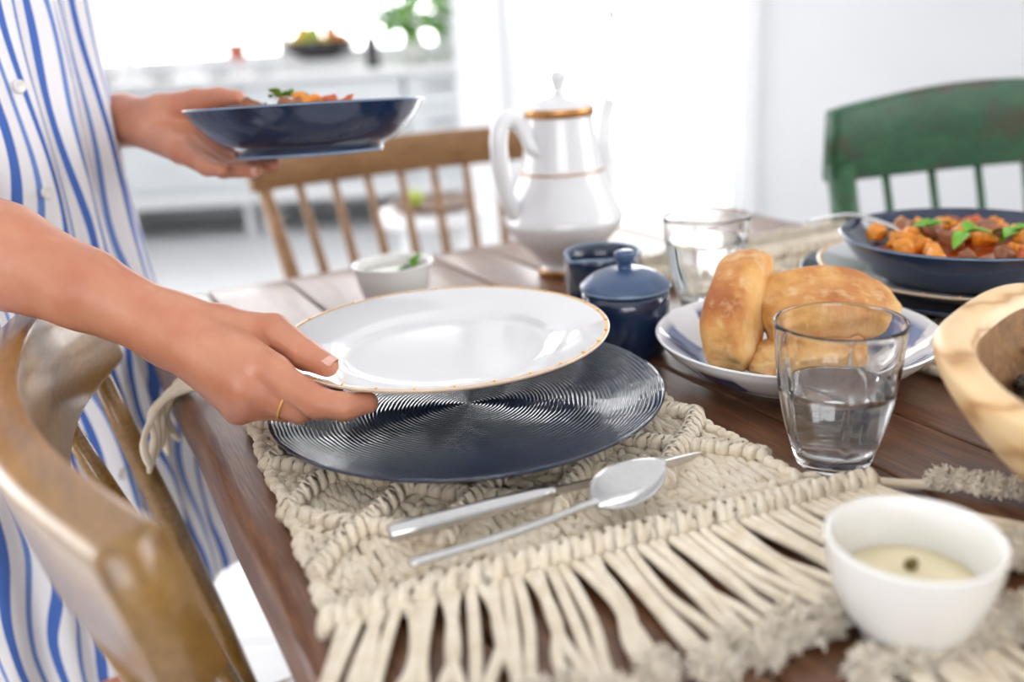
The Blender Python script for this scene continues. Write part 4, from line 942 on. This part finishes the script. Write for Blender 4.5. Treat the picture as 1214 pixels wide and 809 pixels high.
def sdf_right(p):
    g = RH
    arm = chain(p, [g['elbow'], g['f1'], g['f2'], g['wr']], [0.0390, 0.0355, 0.0272, 0.0212], 0.007)
    palm = smin(cone(p, g['wr'], g['im'], 0.0195, 0.0115), cone(p, g['wr'], g['mm'], 0.0195, 0.0112), 0.010)
    palm = smin(palm, cone(p, g['wr'], g['rm'], 0.0185, 0.0105), 0.010); palm = smin(palm, cone(p, g['wr'], g['pm'], 0.018, 0.0100), 0.010)
    palm = smin(palm, cone(p, g['wr'], g['cmc'], 0.0185, 0.0150), 0.012)
    palm = smin(palm, cone(p, g['cmc'], g['im'], 0.0135, 0.0090), 0.012)
    th = chain(p, [g['cmc'], g['tm'], g['ti'], g['tt']], [0.0150, 0.0120, 0.0100, 0.0078], 0.003)
    ix = chain(p, [g['im'], g['ip'], g['idp'], g['it']], [0.0115, 0.0098, 0.0086, 0.0070], 0.0035)
    md = chain(p, [g['mm'], g['mp'], g['mt']], [0.0112, 0.0090, 0.0072], 0.003)
    rn = chain(p, [g['rm'], g['rp'], g['rtp']], [0.0105, 0.0085, 0.0068], 0.003)
    pk = chain(p, [g['pm'], g['pp'], g['pt']], [0.0100, 0.0078, 0.0062], 0.003)
    f = smin(smin(smin(ix, md, 0.0025), rn, 0.002), pk, 0.002)
    d = smin(arm, palm, 0.014); d = smin(d, th, 0.007); d = smin(d, f, 0.005)
    kn = np.minimum(np.linalg.norm(p - np.array(g['im']) - (-.002, -.003, .0045), axis=1) - 0.0088, np.linalg.norm(p - np.array(g['mm']) - (-.003, -.004, .002), axis=1) - 0.0085)
    return smin(d, kn, 0.006)
LH = dict(el=(-.66, 1.03, .955), fo=(-.515, 1.048, .950), wr=(-.3838, .9853, .9559), cmc=(-.3306, .948, .9643), tm=(-.292, .937, .9735), ti=(-.266, .926, .9755), tt=(-.247, .918, .9745),
          im=(-.3016, .9512, .9482), ip=(-.266, .944, .9225), it=(-.222, .922, .9135),
          mm=(-.3006, .9326, .9402), mp=(-.262, .918, .9145), mt=(-.2165, .893, .9125),
          rm=(-.2994, .9092, .9331), rp=(-.2625, .888, .9125), rtp=(-.2270, .866, .9125),
          pm=(-.3002, .8924, .9304), pp=(-.2700, .866, .9180), pt=(-.2545, .8535, .9160))
def sdf_left(p):
    g = LH
    arm = chain(p, [g['el'], g['fo'], g['wr']], [0.042, 0.034, 0.0225], 0.008)
    palm = smin(cone(p, g['wr'], g['im'], 0.020, 0.0125), cone(p, g['wr'], g['mm'], 0.020, 0.0125), 0.010)
    palm = smin(palm, cone(p, g['wr'], g['rm'], 0.019, 0.0120), 0.010); palm = smin(palm, cone(p, g['wr'], g['pm'], 0.0185, 0.0115), 0.010)
    palm = smin(palm, cone(p, g['wr'], g['cmc'], 0.0195, 0.0170), 0.012)
    th = chain(p, [g['cmc'], g['tm'], g['ti'], g['tt']], [0.0165, 0.0118, 0.0098, 0.0075], 0.003)
    ix = chain(p, [g['im'], g['ip'], g['it']], [0.0118, 0.0088, 0.0070], 0.003); md = chain(p, [g['mm'], g['mp'], g['mt']], [0.0118, 0.0090, 0.0072], 0.003)
    rn = chain(p, [g['rm'], g['rp'], g['rtp']], [0.0112, 0.0088, 0.0070], 0.003); pk = chain(p, [g['pm'], g['pp'], g['pt']], [0.0108, 0.0085, 0.0066], 0.003)
    f = smin(smin(smin(ix, md, 0.002), rn, 0.002), pk, 0.002)
    return smin(smin(smin(arm, palm, 0.014), th, 0.007), f, 0.005)
BC = np.array((-0.560, 0.900, 0.0)); PHI = math.radians(-20); fd = np.array((math.cos(PHI), math.sin(PHI), 0)); ld = np.array((-math.sin(PHI), math.cos(PHI), 0))
def bp(f, l, z): return tuple(BC + fd * f + ld * l + np.array((0, 0, z)))
def sdf_body(p):
    d = chain(p, [bp(0, 0.085, .86), bp(0.015, 0.09, .47), bp(-0.02, 0.095, .09)], [0.085, 0.052, 0.035], 0.03)
    d = np.minimum(d, chain(p, [bp(0, -0.085, .86), bp(0.015, -0.09, .47), bp(-0.02, -0.095, .09)], [0.085, 0.052, 0.035], 0.03))
    for s in (1, -1): d = smin(d, cone(p, bp(-0.02, s * 0.095, .05), bp(0.13, s * 0.11, .028), 0.036, 0.027), 0.02)
    to = smin(cone(p, bp(-0.02, 0.06, .93), bp(-0.02, -0.06, .93), 0.10, 0.10), cone(p, bp(-0.02, 0.04, 1.20), bp(-0.02, -0.04, 1.20), 0.10, 0.10), 0.15)
    to = smin(to, cone(p, bp(-0.02, 0.13, 1.30), bp(-0.02, -0.13, 1.30), 0.055, 0.055), 0.08)
    d = smin(d, to, 0.06)
    d = smin(d, cone(p, bp(-0.02, 0, 1.30), bp(0.005, 0, 1.44), 0.055, 0.050), 0.03)
    hd = smin(cone(p, bp(0.02, 0, 1.49), bp(0.005, 0, 1.56), 0.062, 0.082), cone(p, bp(0.06, 0, 1.455), bp(0.06, 0, 1.47), 0.03, 0.035), 0.04)
    hd = smin(hd, cone(p, bp(0.088, 0, 1.54), bp(0.103, 0, 1.508), 0.007, 0.012), 0.012)
    d = smin(d, hd, 0.03)
    d = smin(d, chain(p, [bp(-0.01, -0.165, 1.29), bp(0.03, -0.19, 1.06), tuple(np.array(RH['elbow']) + (-.004, .004, .006))], [0.050, 0.044, 0.034], 0.02), 0.03)
    d = smin(d, chain(p, [bp(-0.01, 0.165, 1.29), bp(-0.03, 0.20, 1.08), tuple(np.array(LH['el']))], [0.050, 0.044, 0.0405], 0.02), 0.03)
    return d
V1, F1 = nets(sdf_right, (-.60, .46, .74), (-.07, .90, 1.00), 0.0022)
V2_, F2_ = nets(sdf_left, (-.72, .82, .89), (-.19, 1.12, 1.01), 0.0026)
V3, F3 = nets(sdf_body, (-.95, .45, -.02), (-.2, 1.35, 1.70), 0.010)
n1_, n2_ = len(V1), len(V1) + len(V2_)
person = tag(empty('person', (BC[0], BC[1], 0)), 'person in a blue and white striped dress holding a plate and a bowl', 'person')
bd = obj('body', (np.concatenate([V1, V2_, V3]) - BC, np.concatenate([F1, F2_ + n1_, F3 + n2_])), MT['skin'], person)
# nails
def nail(tip, prev, nrm, w_, l_, name='fingernail'):
    tip, prev = Vector(tip), Vector(prev); d = (tip - prev).normalized(); n = Vector(nrm); n = (n - d * n.dot(d)).normalized(); s = d.cross(n)
    V, F = [], []
    for i in range(7):
        u = -1 + 2 * i / 6
        for j in range(7):
            v_ = -1 + 2 * j / 6; k = math.sqrt(max(0, 1 - 0.25 * u * u)); wv_ = w_ * v_ * (1 if abs(u) < 0.7 else 0.86)
            V.append(tuple(Vector(d * (u * l_) + s * wv_ + n * (-(v_ ** 2) * w_ * 0.38 - 0.0004 * u * u))))
    for i in range(6):
        for j in range(6): a = i * 7 + j; F.append((a, a + 1, a + 8, a + 7))
    k = len(V); V += [tuple(Vector(v) - n * 0.0008) for v in V]; F += [tuple(k + q for q in f[::-1]) for f in F]
    return V, F, d, n
V, F, d, n = nail(RH['tt'], RH['ti'], (0.25, -0.25, 1.0), 0.0056, 0.0066)
obj('fingernail', (V, F), MT['nail'], bd, True, tuple(Vector(RH['tt']) + d * 0.0018 + n * 0.0076 - Vector(BC)))
V, F, d, n = nail(LH['rtp'], LH['rp'], (0.3, -1.0, -0.2), 0.0045, 0.0055)
obj('fingernail', (V, F), MT['nail'], bd, True, tuple(Vector(LH['rtp']) + d * 0.002 + n * 0.0068 - Vector(BC)))
rc = Vector(RH['mm']).lerp(Vector(RH['mp']), 0.66); rd = (Vector(RH['mp']) - Vector(RH['mm'])).normalized(); e1 = rd.orthogonal().normalized(); e2 = rd.cross(e1)
obj('finger_ring', tube([rc + (e1 * math.cos(a) + e2 * math.sin(a)) * 0.0103 - Vector(BC) for a in np.linspace(0, 2 * PI, 33)[:-1]], 0.0009, 8, closed=True), MT['gold'], person)
# dress
DR = np.array([  # z, front, back, half width, centre shift forward
    (0.400, 0.205, 0.235, 0.260, -0.01), (0.50, 0.196, 0.228, 0.248, -0.01), (0.60, 0.190, 0.215, 0.236, 0.0), (0.70, 0.186, 0.205, 0.226, 0.0), (0.80, 0.172, 0.19, 0.214, 0.0), (0.90, 0.172, 0.17, 0.200, 0.0),
    (1.00, 0.172, 0.15, 0.190, 0.0), (1.10, 0.174, 0.14, 0.188, -0.002), (1.20, 0.160, 0.14, 0.190, -0.01), (1.30, 0.125, 0.12, 0.205, -0.02), (1.365, 0.085, 0.09, 0.14, -0.02), (1.41, 0.068, 0.068, 0.075, -0.015)])
def dress_pt(th, z):
    fr_, bk, hw, sh = [np.interp(z, DR[:, 0], DR[:, k]) for k in (1, 2, 3, 4)]
    amp = np.interp(z, [0.4, 0.8, 1.05, 1.41], [0.018, 0.013, 0.0085, 0.001])
    ph = 0.8 * math.sin(3.0 * z)
    fold = amp * (0.55 * math.sin(9 * th + 1.2 + ph) + 0.40 * math.sin(17 * th + 4.0 * z + 0.5) + 0.3 * math.sin(31 * th - 3.0 * z)) + amp * 0.6 * noise.noise(Vector((math.cos(th) * 3, math.sin(th) * 3, z * 5)))
    c, s = math.cos(th), math.sin(th); a = fr_ if c > 0 else bk
    e = 1.0 / math.sqrt((c / a) ** 2 + (s / hw) ** 2); r = e + fold
    return np.array(bp(sh + r * c, r * s, z)) - BC
NT_, NZ = 300, 110; V, F, UVs = [], [], []
for lay in (0, 1):
    for j in range(NZ + 1):
        z = 0.437 + 0.973 * j / NZ
        for i in range(NT_ + 1):
            th = 2 * PI * i / NT_ - PI; p = dress_pt(th, z)
            q = p.copy(); q[:2] -= 0.0015 * lay * (p[:2] / np.linalg.norm(p[:2])); V.append(q)
            sc = np.interp(z, [0.4, 0.8, 1.05, 1.41], [0.235, 0.205, 0.170, 0.160])
            wz = 0.0065 * math.sin(11 * z + 5 * th) + 0.005 * math.sin(27 * z + 9 * th) + 0.010 * noise.noise(Vector((th * 4, z * 6, 2.2)))
            UVs.append((th * (0.55 * sc + 0.45 * 0.205) + wz + 0.03 * math.sin(2.2 * (z - 0.6)), z))
nn = (NT_ + 1) * (NZ + 1)
for j in range(NZ):
    for i in range(NT_):
        a = j * (NT_ + 1) + i; F.append((a, a + 1, a + NT_ + 2, a + NT_ + 1)); F.append((nn + a, nn + a + NT_ + 1, nn + a + NT_ + 2, nn + a + 1))
for i in range(NT_): F.append((i, nn + i, nn + i + 1, i + 1))
dress = obj('dress', (V, F), MT['stripe'], person, True, uv=UVs); dress['label'] = 'white shirt dress with uneven blue stripes'
for z in (0.55, 0.64, 0.73, 0.82, 0.91, 1.00, 1.09, 1.18, 1.27):
    th = -0.12; p = dress_pt(th, z); nrm = Vector((p[0], p[1], 0)).normalized()
    o = obj('button', lathe([(0, -0.001), (0.0052, -0.001), (0.0058, 0.0006), (0.005, 0.0016), (0.004, 0.0012), (0, 0.0010)], 18), MT['button'], dress); o.location = Vector(p) + nrm * 0.0022
    o.rotation_mode = 'QUATERNION'; o.rotation_quaternion = nrm.to_track_quat('Z', 'Y')
for s, arm in ((-1, RH), (1, LH)):
    A = Vector(bp(-0.015, s * 0.150, 1.30)); B_ = Vector(bp(0.0, s * 0.180, 1.17)); C_ = Vector(bp(0.02 if s < 0 else -0.02, s * 0.192, 1.09))
    VFs = tube([q - Vector(BC) for q in spl([A, B_, C_], 8)], lerpl([0.066, 0.062, 0.064], 17), 40, False)
    uvs = [(0.4 * (k % 40) / 40 + 0.01, v[2]) for k, v in enumerate(VFs[0])]
    obj('sleeve', VFs, MT['stripe'], dress, True, uv=uvs)
hp = Vector(bp(-0.01, 0, 1.565)) - Vector(BC)
VH, FH = ball((0.10, 0.092, 0.10), 32, 24); VH2 = []
for v in VH:
    f = v[0]; cut = 0.045 - 0.5 * max(0, v[2] - 0.02)
    x = min(v[0], 0.055 + 0.3 * max(0, v[2])) ; VH2.append((x, v[1], v[2] - (0.12 * max(0, -v[2] * 8) if v[0] < 0.0 else 0)))
o = obj('hair', (VH2, FH), MT['hair'], person, True, hp, (0, 0, PHI))
